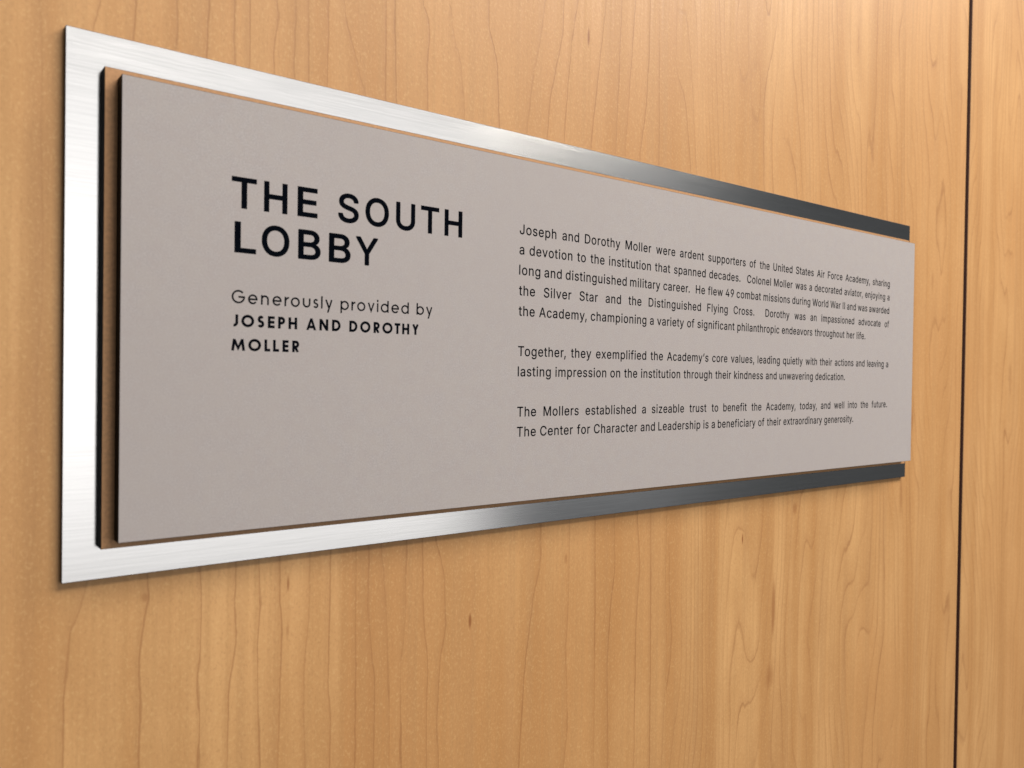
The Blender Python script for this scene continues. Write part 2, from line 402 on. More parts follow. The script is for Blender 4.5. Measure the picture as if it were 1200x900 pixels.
# ---------------------------------------------------------------- lettering
# grotesque letter outlines, 1/1000 units: advance ; closed polygons (outer contours and counters)
TEXT_GLYPHS = {
    ',': '188;35.8,-124.8 32.2,-121.4 31.6,-118.2 62.2,73.2 65.8,76.8 69.2,77.5 139.2,76.8 142.8,73.2 142.9,67.8 90.1,-120.8 87.8,-123.9 83.2,-125.5',
    '.': '188;143.9,20.8 136.8,9.1 129,1.2 115.8,-6.9 98.8,-10.5 87.2,-10 75.2,-6.9 62,1.2 54.2,9.1 47.1,20.8 44,32.8 43.5,44.8 47.6,62.8 58.2,77.5 71.2,87.4 77.8,90.4 87.8,93 98.2,93.5 115.8,89.4 133,77.2 143.4,62.8 147.5,44.8 147,32.8',
    '4': '453;313.2,514.8 316.8,511.2 316.4,505.2 119.1,170.2 275.2,169.8 276.2,320.2 279.8,323.8 283.2,324.5 341.8,324.5 347.5,322.2 349.5,316.8 349.5,170.2 411.8,169.5 417.2,167.5 419.5,161.8 419.5,105.8 417.5,100.8 412.2,98.5 349.8,98.2 349.5,1.2 347.2,-4.5 341.8,-6.5 282.8,-6.5 277.5,-4.2 275.5,0.8 275.2,98.2 38.2,99 35.1,101.2 33.5,105.8 33.5,157.8 34.6,161.8 242,512.8 248.2,515.5',
    '9': '453;127.8,-5.8 124.2,-2.2 124.2,2.9 255.7,193.8 231.2,189 208.8,188.5 187.8,190.5 165.8,195.1 147.2,201.6 126.8,212.6 111.2,224 96.5,238.2 81.1,259.2 73.4,273.2 62.5,304.8 58,333.8 57.5,360.8 59.5,381.2 63.6,401.2 68.6,416.8 76.6,434.2 93,459.8 101.2,469.5 116.8,484 143.8,501.9 172.8,514.4 206.2,521.5 234.8,522.5 253.8,520.5 273.2,516.4 288.8,511.4 308.2,502.4 334.8,485 348.8,472 359.8,458.9 377.9,429.2 384.9,412.8 389.9,395.8 393.5,377.2 395.5,356.8 394,324.2 386.9,291.2 379.4,268.2 372.2,252 345.9,203.8 315.9,157.8 205.5,-3.2 202.2,-5.8 198.8,-6.5|251.8,450.9 264.8,446.4 282.9,435.8 294.5,425.2 305.4,409.8 314.9,389.2 319,372.8 320.5,343.2 318,323.8 312.4,306.2 301.4,286.2 288.2,271.5 276.8,263.1 258.2,254.6 241.8,250.5 220.2,249.5 205.2,251.5 186.8,257.6 170.1,267.2 156,280.2 144.6,296.2 136.1,317.8 132.5,334.2 131.5,358.2 134,376.8 142.1,400.8 151.1,416.2 164.8,431.5 177.8,440.9 191.8,447.9 209.2,452.5 232.8,453.5',
    'A': '480;201.8,515.5 275.2,515.5 279.8,513.9 282.3,510.8 467.4,7.2 469,-1.8 465.2,-5.8 396.2,-6.5 390,-3.8 340.9,132.8 338.8,135.5 139.2,135.3 90,-3.8 83.8,-6.5 17.2,-6.5 13.8,-5.8 10.2,-2.2 11.6,7.2 194.7,510.8 197.2,513.9|238.8,431.4 270.6,330.8 313.9,208.2 313.8,205.5 164.1,205.8 197.9,302.2',
    'B': '456;56.2,513.9 61.2,515.5 251.2,515.5 275.2,513.5 294.8,510 325.8,499.9 348.8,486.4 369,468.8 385.4,447.2 392.4,433.8 398.4,417.2 404,388.2 404,359.2 398.9,332.2 392.4,316.2 378.2,296.5 367.2,286 356.8,278.6 333.4,265.8 356.2,256.4 375.4,244.2 391,229.8 404.4,211.8 414.4,193.2 420.4,174.8 424,152.2 424.5,128.2 419.9,98.2 415.4,83.8 407.4,66.8 392.2,45 378.2,31.5 361.2,19.6 340.2,9.1 321.8,2.6 292.8,-3.5 269.8,-6 61.2,-6.5 57.8,-5.8 54.2,-2.2 53.5,507.8|131.8,224.2 263.2,224 283.2,220.4 303.8,211.9 319.2,201 329.5,190.8 338.9,176.8 344.4,164.2 348,148.2 348.5,130.8 345.9,116.2 340.4,102.8 330.8,89.5 317.2,78.6 302.2,71.6 283.2,66.5 255.2,63.5 131.8,63.8|131.8,291.8 131.8,445.2 248.8,445.5 267.2,443.5 282.8,439.4 298.8,431.9 307.5,425.2 318.4,412.2 324.9,399.2 328.5,386.2 329.5,366.2 328,354.2 322.9,338.8 314.9,325.2 306.2,315.5 296.8,308.1 272.2,296.6 250.8,292',
    'C': '510;363.8,6.6 334.8,-3.9 308.8,-10 285.2,-13 258.2,-13.5 230.8,-11 214.8,-8 189.2,-0.9 168.2,7.6 147.2,19.1 127.6,32.8 114,44.2 95,64.2 84.6,77.8 70.6,99.8 58.1,124.8 49.6,146.8 41.5,176.2 36,208.2 33.5,242.2 33.5,266.2 38.5,316.8 45.1,346.8 53.1,371.2 61.6,390.8 75.6,416.8 91.8,439.9 107.2,457.5 124.8,473.5 147.2,489.9 168,501.2 189.2,509.9 230.8,520 257.8,522.5 276.2,522.5 295.2,521 320.2,516.5 362.2,502.9 380.2,493.9 397.4,482.8 415.8,468 430.5,453.2 441.8,439.4 453.4,421.8 468.9,388.8 479,350.8 479,346.2 476.9,343.2 471.8,341.5 406.2,342 401.9,346.2 392.9,374.2 379.8,397.4 364.8,414 344.2,429.4 324.8,438.9 297.8,447 275.8,449.5 258.2,449.5 240.2,447.5 224.8,443.9 201.8,434.9 180.8,422.4 165.5,410.2 150.2,393.4 136.1,371.8 126.1,350.2 118.6,327.8 111,286.8 109.5,242.2 113,206.2 120.1,175.8 133.1,143.2 141.1,129.2 156,108.8 167.8,96.5 179.6,86.8 203.2,73.1 232.2,63.1 258.2,59.5 287.8,60.5 313.2,66.1 330.8,72.6 344.2,79.6 361.8,92.5 373.5,103.8 387.4,123.8 396.4,143.2 401.6,161.2 405.8,165.8 471.8,166.5 477.8,163.9 479.4,159.2 478.5,153.8 468.9,119.2 457.4,94.2 442.2,70.1 430,54.8 413.8,39 387.8,19.6',
    'D': '502;56.1,-4.8 53.5,1.2 54.2,511.4 57.8,514.8 61.2,515.5 236.2,515.5 253.8,514.5 279.8,511 308.2,504.4 334.2,494.9 363.2,479.4 380.2,467.5 396,453.8 411,437.8 426.9,415.8 440.4,390.8 449.4,369.8 456.9,346.8 464,314.2 468.5,266.8 467.5,224.2 464,195.8 456.9,163.2 449.4,140.2 440.4,119.2 427.4,95.8 403.5,64.2 378.9,41.8 347.2,21.6 329.2,13.1 306.8,5.1 266.2,-3.5 230.2,-6.5 61.2,-6.5|131.8,63.8 131.5,444.8 231.2,445.5 245.8,444.5 280.8,437.9 308.8,426.9 325.2,416.9 337.2,407.5 350,394.8 359.4,382.8 366.9,370.8 376.9,349.2 387,314.2 390.5,292.8 392.5,266.8 391,221.8 383.4,180.8 370.4,145.8 354.2,120.1 337.2,102.5 315.8,87.1 290.2,75.1 267.2,68.5 234.8,64',
    'E': '419;378.8,-4.9 373.8,-6.5 61.2,-6.5 57.8,-5.8 54.2,-2.2 53.5,507.8 54.2,511.2 57.8,514.8 370.8,515.5 374.2,514.8 377.8,511.2 378.5,452.8 376.9,448.2 373.8,446 131.8,445.2 131.8,292.8 356.8,292 359.9,289.8 361.5,285.2 361.5,230.2 359.5,224.8 353.8,222.5 131.8,222.2 131.5,64.8 132.8,63.5 377.2,62.8 380.8,59.2 381.5,55.8 381.5,1.2',
    'F': '410;57.8,-5.8 54.2,-2.2 53.5,1.2 54.2,511.2 57.8,514.8 61.2,515.5 371.2,514.8 374.8,511.2 375.5,507.8 375.5,452.8 374.8,449.6 371.2,446.2 131.8,445.2 131.8,284.8 348.2,283.8 351.8,280.4 352.5,277.2 352.5,221.8 350.2,216.5 344.8,214.5 131.8,214.2 130.8,-2.2 127.2,-5.8 123.8,-6.5',
    'H': '517;460.9,-4.8 455.8,-6.5 393.2,-6.5 389.8,-5.8 386.2,-2.2 385.5,224.2 384.2,225.5 131.8,225.2 130.8,-2.2 127.2,-5.8 123.8,-6.5 61.2,-6.5 55.2,-3.9 53.5,1.2 53.5,507.8 56.1,513.8 61.2,515.5 123.8,515.5 127.2,514.8 130.8,511.2 131.5,296.8 132.8,295.5 385.2,295.8 386.2,511.2 389.8,514.8 393.2,515.5 455.8,515.5 461.8,512.9 463.5,507.8 463.5,1.2',
    'I': '185;124.2,-6.5 60.8,-6.5 55.5,-4.2 53.5,0.8 53.5,507.8 55.5,513.2 60.8,515.5 124.2,515.5 129.5,513.2 131.5,508.2 131.5,1.2 129.5,-4.2',
    'J': '396;338.2,514.8 341.8,511.2 342.5,507.8 342.5,137.8 338.5,102.8 335.4,89.8 327.4,68.2 314,45.8 289.8,20.5 266.8,5.1 241.8,-5.4 211.2,-12 177.8,-13.5 144.2,-9.5 113.2,0.1 92.8,11.1 73.8,25.5 54.8,46.1 42.1,67.2 33.6,89.8 28,117.8 26.5,137.8 27.2,175.2 30.8,178.8 34.2,179.5 96.8,179.5 102.2,177.5 104.5,172.2 105.5,126.2 111.6,102.2 116.1,92.8 124.5,80.8 134.6,71.2 146.8,64.1 157.2,60.1 172.8,57 191.8,56.5 203.8,58 218.2,62.1 228.8,67.1 239.2,74.5 245.5,80.8 253.9,92.8 259.9,106.2 263.5,119.8 265.5,137.2 266,510.8 268.2,513.9 272.8,515.5',
    'L': '393;58.2,515 124.2,515.5 129.5,513.2 131.5,508.2 131.8,63.8 363.2,62.8 366.8,59.2 367.5,55.8 367.5,0.8 366.8,-2.4 363.2,-5.8 61.2,-6.5 57.8,-5.8 54.2,-2.2 53.5,507.8 55.1,512.8',
    'M': '628;572.2,513.5 574.5,507.8 574.5,1.2 572.5,-4.2 566.8,-6.5 504.8,-6.5 499.8,-4.5 497.5,0.8 497.5,329.2 498.8,390.5 462.4,289.2 348.3,-1.8 345.8,-4.9 341.2,-6.5 287.2,-6.5 281.8,-4.5 278.6,0.8 163.6,289.2 127.2,392 128.5,330.8 128.5,0.8 126.5,-4.2 121.2,-6.5 61.2,-6.5 55.8,-4.5 53.5,1.2 53.5,507.8 55.5,513.2 61.2,515.5 150.8,515.5 154.2,514.8 158.3,510.8 286.9,180.2 314.8,95.1 345.6,188.8 469.7,510.8 473.8,514.8 477.2,515.5 566.8,515.5',
    'O': '533;275.8,522.5 303.2,520 319.8,516.9 344.8,509.9 366.8,500.9 386.8,489.9 406.8,475.5 428.5,455.2 441.5,440.2 457.4,417.8 468.9,397.8 476.9,380.2 485.4,356.2 492,330.2 497,300.2 499.5,266.2 499.5,242.2 494.5,191.2 487.9,160.8 480.4,136.8 470.9,114.2 457.4,90.2 441.5,67.8 426.5,50.8 407.2,33.5 386.8,19.1 354.2,2.6 333.8,-4.4 306.2,-10.5 284.8,-13 258.2,-13.5 230.8,-11 214.2,-7.9 189.2,-0.9 167.2,8.1 147.2,19.1 126.8,33.5 109.2,49 92.5,67.8 76.6,90.2 65.1,110.2 56.6,128.2 48.1,151.2 41.5,176.2 36,208.2 33.5,242.2 33.5,266.2 38.5,316.8 45.1,346.8 53.1,371.2 64.6,396.8 76.6,417.8 92.2,439.9 105.2,455 124.2,473 142.8,486.9 155.8,494.9 179.8,506.4 200.2,513.4 227.8,519.5 249.2,522|274.8,449.5 307.2,444.4 338.2,431.9 351.4,423.8 366.8,411.5 387.8,387.4 396.9,372.8 406.4,353.2 416.9,320.8 422,289.2 423.5,241.8 419,198.2 409.9,164.8 392.9,129.2 374,104.2 350.8,84.6 337.2,76.6 320.8,69.1 293.2,61.5 275.2,59.5 258.8,59.5 226.2,64.6 207.8,71.1 192.2,78.6 168.8,95.5 156,108.2 146.8,120.1 130.1,148.2 123.6,164.2 117.1,185.8 111,221.2 109.5,265.8 113,302.2 117.1,322.2 123.6,343.8 138.1,374.8 156,400.2 167.8,412.5 179.6,422.2 192.2,430.4 207.8,437.9 226.2,444.4 240.2,447.5 258.2,449.5',
    'S': '447;237.2,522.5 269.8,519 305.8,509.4 333.2,496.4 347.9,486.8 361.8,475.5 381.8,453.4 395.4,430.2 404.5,402.2 407.5,381.2 406.8,375.6 403.2,372.2 399.8,371.5 334.8,372.2 331.2,375.8 327.4,394.2 320.9,408.8 313.8,418.5 298.2,431.9 279.8,441.9 256.2,449.5 233.8,452.5 209.8,452 184.8,447.4 165.8,440.4 150.6,431.2 137.5,418.8 127.1,402.2 122,385.2 122,365.8 126.6,350.2 133.5,340.2 145.2,329.5 156.2,321.6 169.8,314.6 213.8,299.1 279.8,281.4 313.8,270.4 340.8,256.9 363.4,242.8 385.5,221.8 393.9,211.2 403.9,194.8 409.9,177.8 413,162.2 414.5,130.8 408.9,97.2 398.9,72.8 380.5,45.2 368.8,33 353.8,21.1 336.8,10.6 318.2,1.6 289.8,-7.9 266.8,-12.5 244.2,-15 202.8,-15 166.8,-10 134.8,-0.9 106.2,12.6 80.8,31 61.8,52.1 45.1,80.2 37.6,100.8 33.5,119.2 31.5,135.8 33.2,140.9 39.2,143.5 106.2,142.8 109.8,139.2 113.6,119.8 121.1,101.8 128.8,91 145.8,76.1 162.8,67.1 187.8,59 207.2,56 232.8,55.5 258.2,58.5 282.8,65.6 305.8,78.1 319.8,90.5 330.9,105.8 338,123.8 339.5,144.2 335.9,160.2 329.4,172.2 321.8,180.5 306.8,191.9 293,199.2 255.8,212.4 156.2,241.1 124.2,255.1 93.1,274.8 84.5,281.8 69.5,297.8 61.6,309.2 54.1,324.2 49.1,340.2 46.5,354.2 45.5,379.8 51.1,412.8 62.6,440.2 70.2,452.4 82.5,467.2 105.1,486.8 130.8,501.9 165.8,514.9 197.8,521',
    'T': '449;256.2,-6.5 193.8,-6.5 188.8,-4.5 186.5,0.8 186.5,444.8 29.8,446.2 26.2,449.8 25.5,453.2 25.5,508.2 26.2,511.4 29.8,514.8 415.8,515.5 419.2,514.8 422.8,511.2 423.5,452.8 422.8,449.6 419.2,446.2 263.5,444.8 263.5,1.2 261.5,-4.2',
    'U': '517;56.1,513.8 61.2,515.5 122.8,515.5 127.8,513.9 130,510.8 130.5,171.2 134.1,146.8 141.1,126.8 150.1,110.2 160.5,96.8 168.8,88.5 183.2,77.6 198.2,69.6 215.2,63.6 229.8,60.5 250.2,58.5 276.2,59 294.2,61.5 312.2,66.6 328.8,74.1 343.8,84 357.2,96.5 367.9,110.2 374.2,122 382.9,146.2 386.5,171.2 387,510.8 389.2,513.9 394.2,515.5 455.8,515.5 461.9,512.8 463.5,507.8 463.5,163.8 461.5,142.8 452.9,107.2 438.9,77.2 427.2,60.6 414.8,46 399.8,32 381.8,18.6 366.8,9.6 348.2,1.1 328.8,-5.4 303.8,-11 269.8,-14.5 239.8,-14 214.2,-11 190.8,-5.9 173.2,-0.4 154.2,7.6 140.8,15.1 113,35.8 96.5,52.8 84.1,69.2 69.6,94.8 62.6,112.2 55.5,142.8 53.5,163.2 53.5,507.8',
    'W': '686;674.8,512.9 676.3,508.8 675.9,505.8 536.9,0.2 534.2,-4.5 528.8,-6.5 456.2,-6.5 451.2,-4.9 448.8,-1.5 359.6,328.8 342.8,398.5 323.4,317.8 236.1,-1.8 232.4,-5.8 228.8,-6.5 156.2,-6.5 150.5,-4.2 147.6,2.2 10.1,505.8 10,510.8 11.8,513.5 17.2,515.5 80.8,515.5 85.8,513.9 88.4,510.2 173.4,183.2 193.2,95.7 209.6,166.8 297.6,502.8 301.8,513.5 307.2,515.5 378.8,515.5 383.8,513.9 386.4,510.2 467.4,201.2 492.2,96 504.1,148.2 596.6,510.2 599.2,513.9 604.2,515.5 668.8,515.5',
    'Y': '472;203.8,-6.5 198.5,-4.2 196.5,1.2 196.4,206.2 11.6,503.8 10,506.8 10.2,511.2 13.8,514.8 17.2,515.5 89.8,515.5 96.2,512.5 210.9,325.2 236.2,278.7 269.6,339.2 375.5,512.2 378.8,514.8 382.2,515.5 457.2,514.8 461,510.8 459.4,503.8 274.6,206.2 273.8,-2.2 270.4,-5.8 267.2,-6.5',
    'a': '389;340.9,-4.8 335.8,-6.5 274.8,-5.8 271.2,-2.4 270.5,0.8 270.2,35.5 245.9,10.8 232.8,2.1 216.8,-5.4 197.2,-11.4 179.8,-14.5 167.8,-15.5 140.2,-14.5 112.8,-8.9 85.2,2.1 65.2,15.5 47.1,34.8 37.6,49.2 28.6,70.2 24,93.8 23.5,114.8 26,133.8 32.1,153.8 40.2,168.4 53.5,183.8 63.8,191.9 78.8,200.9 107.2,212.9 158.2,224 246.8,235.1 264.4,242.2 266.9,244.8 269.5,251.8 269,268.8 266.9,279.8 263.2,290 257,300.8 248.8,309 239.8,314.9 225.2,320.9 213.2,323.5 188.8,324.5 174.2,323 159.8,319.4 144.2,312.8 131.1,304.2 120.8,294.5 111.6,282.2 105.2,270.6 101.8,268 96.8,268.1 38.8,285.1 35.2,288.8 35.1,293.8 47.6,319.2 62.8,339.5 86.2,359.9 109.8,373.4 142.8,384.4 176.8,390 212.2,390 247.2,383.9 270.8,375.9 297.9,359.8 311.2,347.5 317.9,339.2 329.9,319.2 335.9,305.2 341,284.2 343,268.2 343.5,1.2|269.2,177.9 269.5,132.8 264.4,110.8 256.9,95.2 249.5,84.8 240.2,75.5 228.2,66.6 215.8,60.1 196.8,54 177.2,51.5 157.8,52 141.8,55.1 128.8,59.6 114.8,68 105.6,77.8 101.6,85.8 99,95.2 99.5,116.8 106.2,132.9 111.2,138.5 121.2,145.9 134.8,152.4 157.2,158.5 221.2,167.5',
    'b': '424;50.8,514.8 112.8,515.5 116.2,514.8 119.8,511.2 120.8,335.7 136,354.8 147.2,365 167.2,378.4 178.2,383.4 188.8,386.5 210.8,390 237.2,390.5 256.8,388.5 275.8,384.4 292.2,378.9 307.2,371.9 324.4,360.8 333.2,353.5 354,331.2 366.4,313.2 375.9,295.8 383.9,274.8 389,256.2 393.5,233.2 396,210.2 396.5,177.8 395,156.2 391.5,132.8 386.4,110.8 375.9,81.2 366.4,63.8 354,45.8 329.8,20.5 314.2,9.1 300.2,1.1 277.2,-7.9 244.2,-14 213.8,-14 189.8,-9.9 168.2,-1.4 148.6,11.8 137,22.2 118.8,45.3 118.5,0.8 115.8,-4.9 110.8,-6.5 54.2,-6.5 50.8,-5.8 47.2,-2.2 46.5,507.8 47.2,511.2|213.8,53.5 190.2,57.6 169.2,67.6 150.8,84 140.6,97.8 130.6,118.2 123.5,143.2 120,169.8 119.5,198.8 122,226.2 127.1,249.2 136.6,273.2 150,293.2 168.2,309.4 185.2,317.9 207.2,323 226.8,323.5 247.2,320.4 267.8,311.9 282.5,300.8 298.9,281.2 310.4,257.8 317.5,233.2 321,207.8 321.5,179.2 318,147.2 310.4,120.2 301.4,100.8 290,84.8 271.4,68.2 255.8,59.6 236.8,54.5',
    'c': '396;298.2,367.9 321.8,351.5 335.5,337.8 347.8,322.4 354.9,311.2 364.4,290.8 368.3,277.8 366.5,272.8 363.2,270.6 305.8,256 301.2,256 297.1,259.8 288.9,279.2 278,294.8 264.4,307.2 248.8,315.9 227.2,322 200.2,323.5 181.8,320.9 162.8,313.9 148.2,304.5 132.5,288.8 122.6,274.2 113.6,254.8 106.5,230.2 103,204.8 102.5,177.8 106.5,145.2 116.1,114.2 125.1,97.2 132.5,87.2 144.8,74.5 157.2,65.1 168.2,59.6 181.8,55.1 199.8,52.5 219.8,53 236.8,56.6 258.8,65.6 270.2,73.5 281.5,85.2 290.1,98.8 298.1,119.2 300.2,121.9 304.2,123.3 364.2,108.4 367.2,106.5 369,103.8 369,99.2 360.4,76.2 343.2,48.1 322.8,26 297.8,8.1 267.2,-5.9 234.8,-13 198.2,-14.5 166.8,-10.5 150.8,-6.4 133.2,0.1 106.1,15.8 93.2,26 77,42.2 65.8,56.6 54.1,74.8 43.6,96.2 37.6,113.2 29,156.2 27.5,198.8 29,219.2 33,244.2 38.1,264.2 47.1,287.8 55.1,303.2 66.2,320.4 78,335.2 90.8,348 116.8,367.4 133.2,375.9 150.8,382.4 185.8,389.5 225.2,390 243.8,387.5 263.2,382.9 279.8,376.9',
    'd': '424;374.2,514.8 377.8,511.2 378.5,507.8 377.8,-2.2 374.2,-5.8 370.8,-6.5 314.2,-6.5 309.2,-4.9 306.5,0.8 306.2,45.8 291.5,26.2 273.9,10.2 247.8,-5.4 230.8,-10.9 203.2,-14.5 175.2,-13.5 149.2,-8.4 124.2,1.1 109.8,9.1 94.2,20.5 78,36.2 68.8,47.6 56.6,66.2 48.1,83.2 35.6,119.2 28.5,161.8 28,209.8 30.5,232.8 34.6,253.8 41.6,277.8 48.6,294.8 58.6,313.2 71,331.2 78.5,340.2 100.2,360.5 117.8,371.9 132.8,378.9 149.2,384.4 168.2,388.5 187.2,390.5 205.8,390.5 225.2,388.5 245.8,383.4 257.8,377.9 278.2,364 289,353.8 304.2,335.2 305.2,511.2 308.8,514.8 312.2,515.5|211.8,53.5 191.8,54 168.8,59.6 152.6,68.2 136,82.8 123.6,100.2 112.6,125.2 105.5,150.8 102.5,179.2 103,207.8 106.5,233.2 113.6,257.8 123.6,278.2 133.5,291.8 140.2,298.5 157.2,311.9 177.8,320.4 198.2,323.5 221.2,322.5 242.8,316.4 259.4,306.8 276,291.2 286.9,275.8 297.9,249.2 303,226.2 305.5,198.8 305,169.8 301.5,144.2 295.4,123.2 281.9,94.8 265.5,75.2 250.8,64.6 232.8,57.1',
    'e': '404;196.2,390.5 214.2,390.5 234.2,388.5 256.2,383.9 270.2,379.4 297.2,365.9 323.8,345.5 341.4,325.2 351.9,308.8 360.4,291.2 370,261.8 376.5,221.8 377.5,169.8 375.9,165.2 372.8,163 103.2,162.2 105.5,141.8 109.6,125.2 116.1,108.2 125.2,93.6 139.5,77.8 150.2,69.1 165.2,61.1 181.8,55.6 197.8,53 220.8,52.5 236.8,54.5 257.2,61.1 270.8,68.6 279.5,76.2 292.9,93.2 300.8,108.4 304.2,111 342.2,103.4 366.2,97.4 369.8,94.9 371.3,90.8 370.9,87.8 358.9,60.2 346,41.8 329.8,25 309.8,10.6 284.8,-2.4 260.2,-9.5 235.8,-13.5 194.2,-14 155.2,-7.4 139.8,-2.4 121.2,6.1 96.8,22.5 79.2,39 70.2,49.6 59.1,65.8 47.6,87.2 36.1,118.2 31.5,138.8 28.5,160.8 28,207.2 34.1,248.8 38.6,265.8 48.1,290.8 58.6,310.2 69.8,326.4 94.2,352 122.2,370.9 136.8,377.9 154.2,383.9 175.8,388.5|103.5,228.2 106.6,245.2 114.1,265.8 123.6,282.2 133.5,294.2 149.8,307.9 165.2,316.4 181.8,321.5 198.2,323.5 218.8,323 235.2,319.9 255.2,311.4 267.8,302 281.2,286.4 290.9,269.2 298.4,247.2 301.9,228.2',
    'f': '254;81.8,-6.5 76.5,-4.2 74.5,1.2 74.5,319.8 7.2,320.5 1.8,322.5 -0.5,328.2 0.2,381.2 3.6,384.8 6.8,385.5 74.2,385.8 74.5,438.8 77,456.8 81.1,471.2 87.6,484.8 97,497.8 108.8,509.5 123.2,519.9 133.2,525.4 147.2,530.4 180.2,536.5 210.8,535.5 239.2,529.4 246.8,526 249.3,520.2 237.9,480.2 231.5,463.8 228.8,462 224.8,462 215.2,465.5 200.8,467.5 184.2,467 171.8,463.9 163.8,459.9 157.2,453.9 152.6,445.2 149.5,434.2 148.8,385.8 226.8,385.5 232.5,383.2 234.5,377.8 234.5,328.2 232.5,322.8 227.2,320.5 148.5,319.8 147.8,-2.2 144.4,-5.8 141.2,-6.5',
    'g': '425;374.2,384.8 377.8,381.2 378.5,377.8 378.5,-18.2 376.5,-38.2 372.9,-55.8 362.4,-82.2 354.8,-94.4 343,-108.8 323.2,-125.9 309.8,-134.4 292.8,-142.4 260.8,-152 226.2,-157 181.8,-156.5 144.2,-149.9 129.8,-145.4 109.2,-136.4 86.2,-122 64.5,-101.2 51.6,-83.8 45.2,-72 45,-67.2 47,-64.2 84.2,-42.6 100.8,-34.8 106.8,-38 120,-54.8 134.1,-68.8 147.2,-77.4 167.2,-85.9 190.2,-90 215.8,-90.5 239.2,-87.5 259.8,-80.9 272.8,-73.9 282,-66.8 291.4,-56.2 298.4,-43.2 302.5,-29.8 304.5,-13.8 304.5,52.2 284.2,29.5 261.8,13.6 239.2,3.6 221.8,0 204.8,-1.5 170.2,0 136.8,8.1 120.8,15.1 102.8,25.6 81,42.8 62.1,65.2 44.6,96.8 35.6,123.2 29,159.2 27.5,202.2 30.5,233.8 38.1,267.8 45.6,288.2 52.6,302.8 70.8,330.9 92.2,354 116.2,370.9 129.8,377.4 148.2,383.9 166.2,388 187.8,390.5 213.8,390 240.2,385.4 257.8,377.9 278.2,364.5 289,354.8 305.8,334.1 306.5,378.2 309.1,383.8 314.2,385.5|211.8,323.5 231.8,320.4 251.8,312.4 268,300.8 283.9,281.8 294.4,260.8 301,238.8 305,211.2 305.5,182.8 303,156.2 297.9,134.2 288.9,112.2 276.5,94.2 260.2,80.1 240.8,70.6 223.2,66.5 197.8,65.5 173.8,69.6 154.8,77.6 137.2,90.5 125.6,104.8 113.1,129.8 106.5,150.8 103,174.8 102.5,202.8 105.5,229.8 110.1,247.2 121.6,274.2 135.5,294.2 152.1,309.2 168.2,317.4 187.8,322.5',
    'h': '410;50.8,514.8 112.8,515.5 116.2,514.8 119.8,511.2 120.8,339.7 142.8,363 156.2,372.4 167.8,378.4 185.2,384.9 201.8,388.5 218.8,390.5 235.2,390.5 251.8,389 273.8,384.4 298.8,374.4 311.9,365.8 323.2,356 334.8,342.9 343.9,329.2 352.4,311.2 357.9,293.2 361.5,274.2 363.5,250.2 363.5,1.2 362.8,-2.2 359.2,-5.8 297.2,-6.5 293.8,-5.8 290.2,-2.2 289.5,242.8 286.5,264.2 281.9,278.2 275.4,290.8 260.8,307 243.8,316.9 231.8,320.5 216.8,322.5 203.2,322.5 187.8,320.4 172.2,315.4 158.8,308.4 148.8,301 137.2,288.4 130.6,277.8 125.1,263.2 122,249.8 120.5,234.2 119.8,-2.2 116.2,-5.8 112.8,-6.5 53.8,-6.5 50.6,-5.8 47.2,-2.2 46.5,507.8 47.2,511.2',
    'i': '167;113.2,-6.5 53.8,-6.5 48.5,-4.2 46.5,0.8 46.5,377.8 48.5,383.2 53.8,385.5 113.2,385.5 118.5,383.2 120.5,378.2 120.5,1.2 118.5,-4.2|34.5,479.2 34.5,486.8 37.1,498.8 46.5,513.8 62.2,525.8 79.8,530.5 98.8,528.4 114.8,520 122,512.8 127.4,504.8 132.5,486.8 130.4,468.8 126.9,460.8 121.5,453.2 114.4,446.8 105.2,441.1 87.8,436.5 68.8,438.6 53.2,447 43.5,456.2 40.1,461.2 36.6,468.8',
    'j': '167;113.2,385.5 118.5,383.2 120.5,377.8 120.5,-37.8 116,-69.8 108.9,-90.8 99.9,-105.8 86.5,-121.2 72.8,-131.9 57.2,-139.9 37.2,-146 11.8,-149.5 -11.8,-149 -14.9,-146.8 -16.5,-142.2 -15.8,-84.8 -11.8,-81 12.2,-80 20.8,-77.9 28.9,-73.8 39.9,-61.2 44.4,-49.8 46,-41.2 47,380.8 49.2,383.9 53.8,385.5|132.5,479.2 130.4,468.8 126.9,460.8 115.8,448 107.8,442.6 98.2,438.6 79.2,436.5 63.2,440.6 53.6,446.2 45.5,453.2 40.1,460.8 36.6,468.8 34.5,486.8 39.1,503.8 45,512.8 51.2,519 60.2,524.9 70.2,528.9 87.2,530.5 98.2,528.4 106.8,524.9 115.8,519 122,512.8 127.4,504.8 130.4,497.2',
    'k': '381;50.8,514.8 113.2,515.5 117.8,513.9 120,510.8 120.8,221.6 280.2,383.9 285.2,385.5 358.8,385.5 362.2,384.8 365.8,381.2 366,376.8 364.5,374.2 209.9,215.8 376.8,4.4 378,-1.8 374.2,-5.8 295.2,-6.5 289.8,-4.5 153.2,168.1 120.5,137.8 119.8,-2.2 116.2,-5.8 112.8,-6.5 53.8,-6.5 50.6,-5.8 47.2,-2.2 46.5,507.8 47.2,511.2',
    'l': '170;114.2,-6.5 54.8,-6.5 49.5,-4.2 47.5,0.8 47.5,507.8 49.5,513.2 54.8,515.5 114.2,515.5 119.5,513.2 121.5,508.2 121.5,1.2 119.5,-4.2',
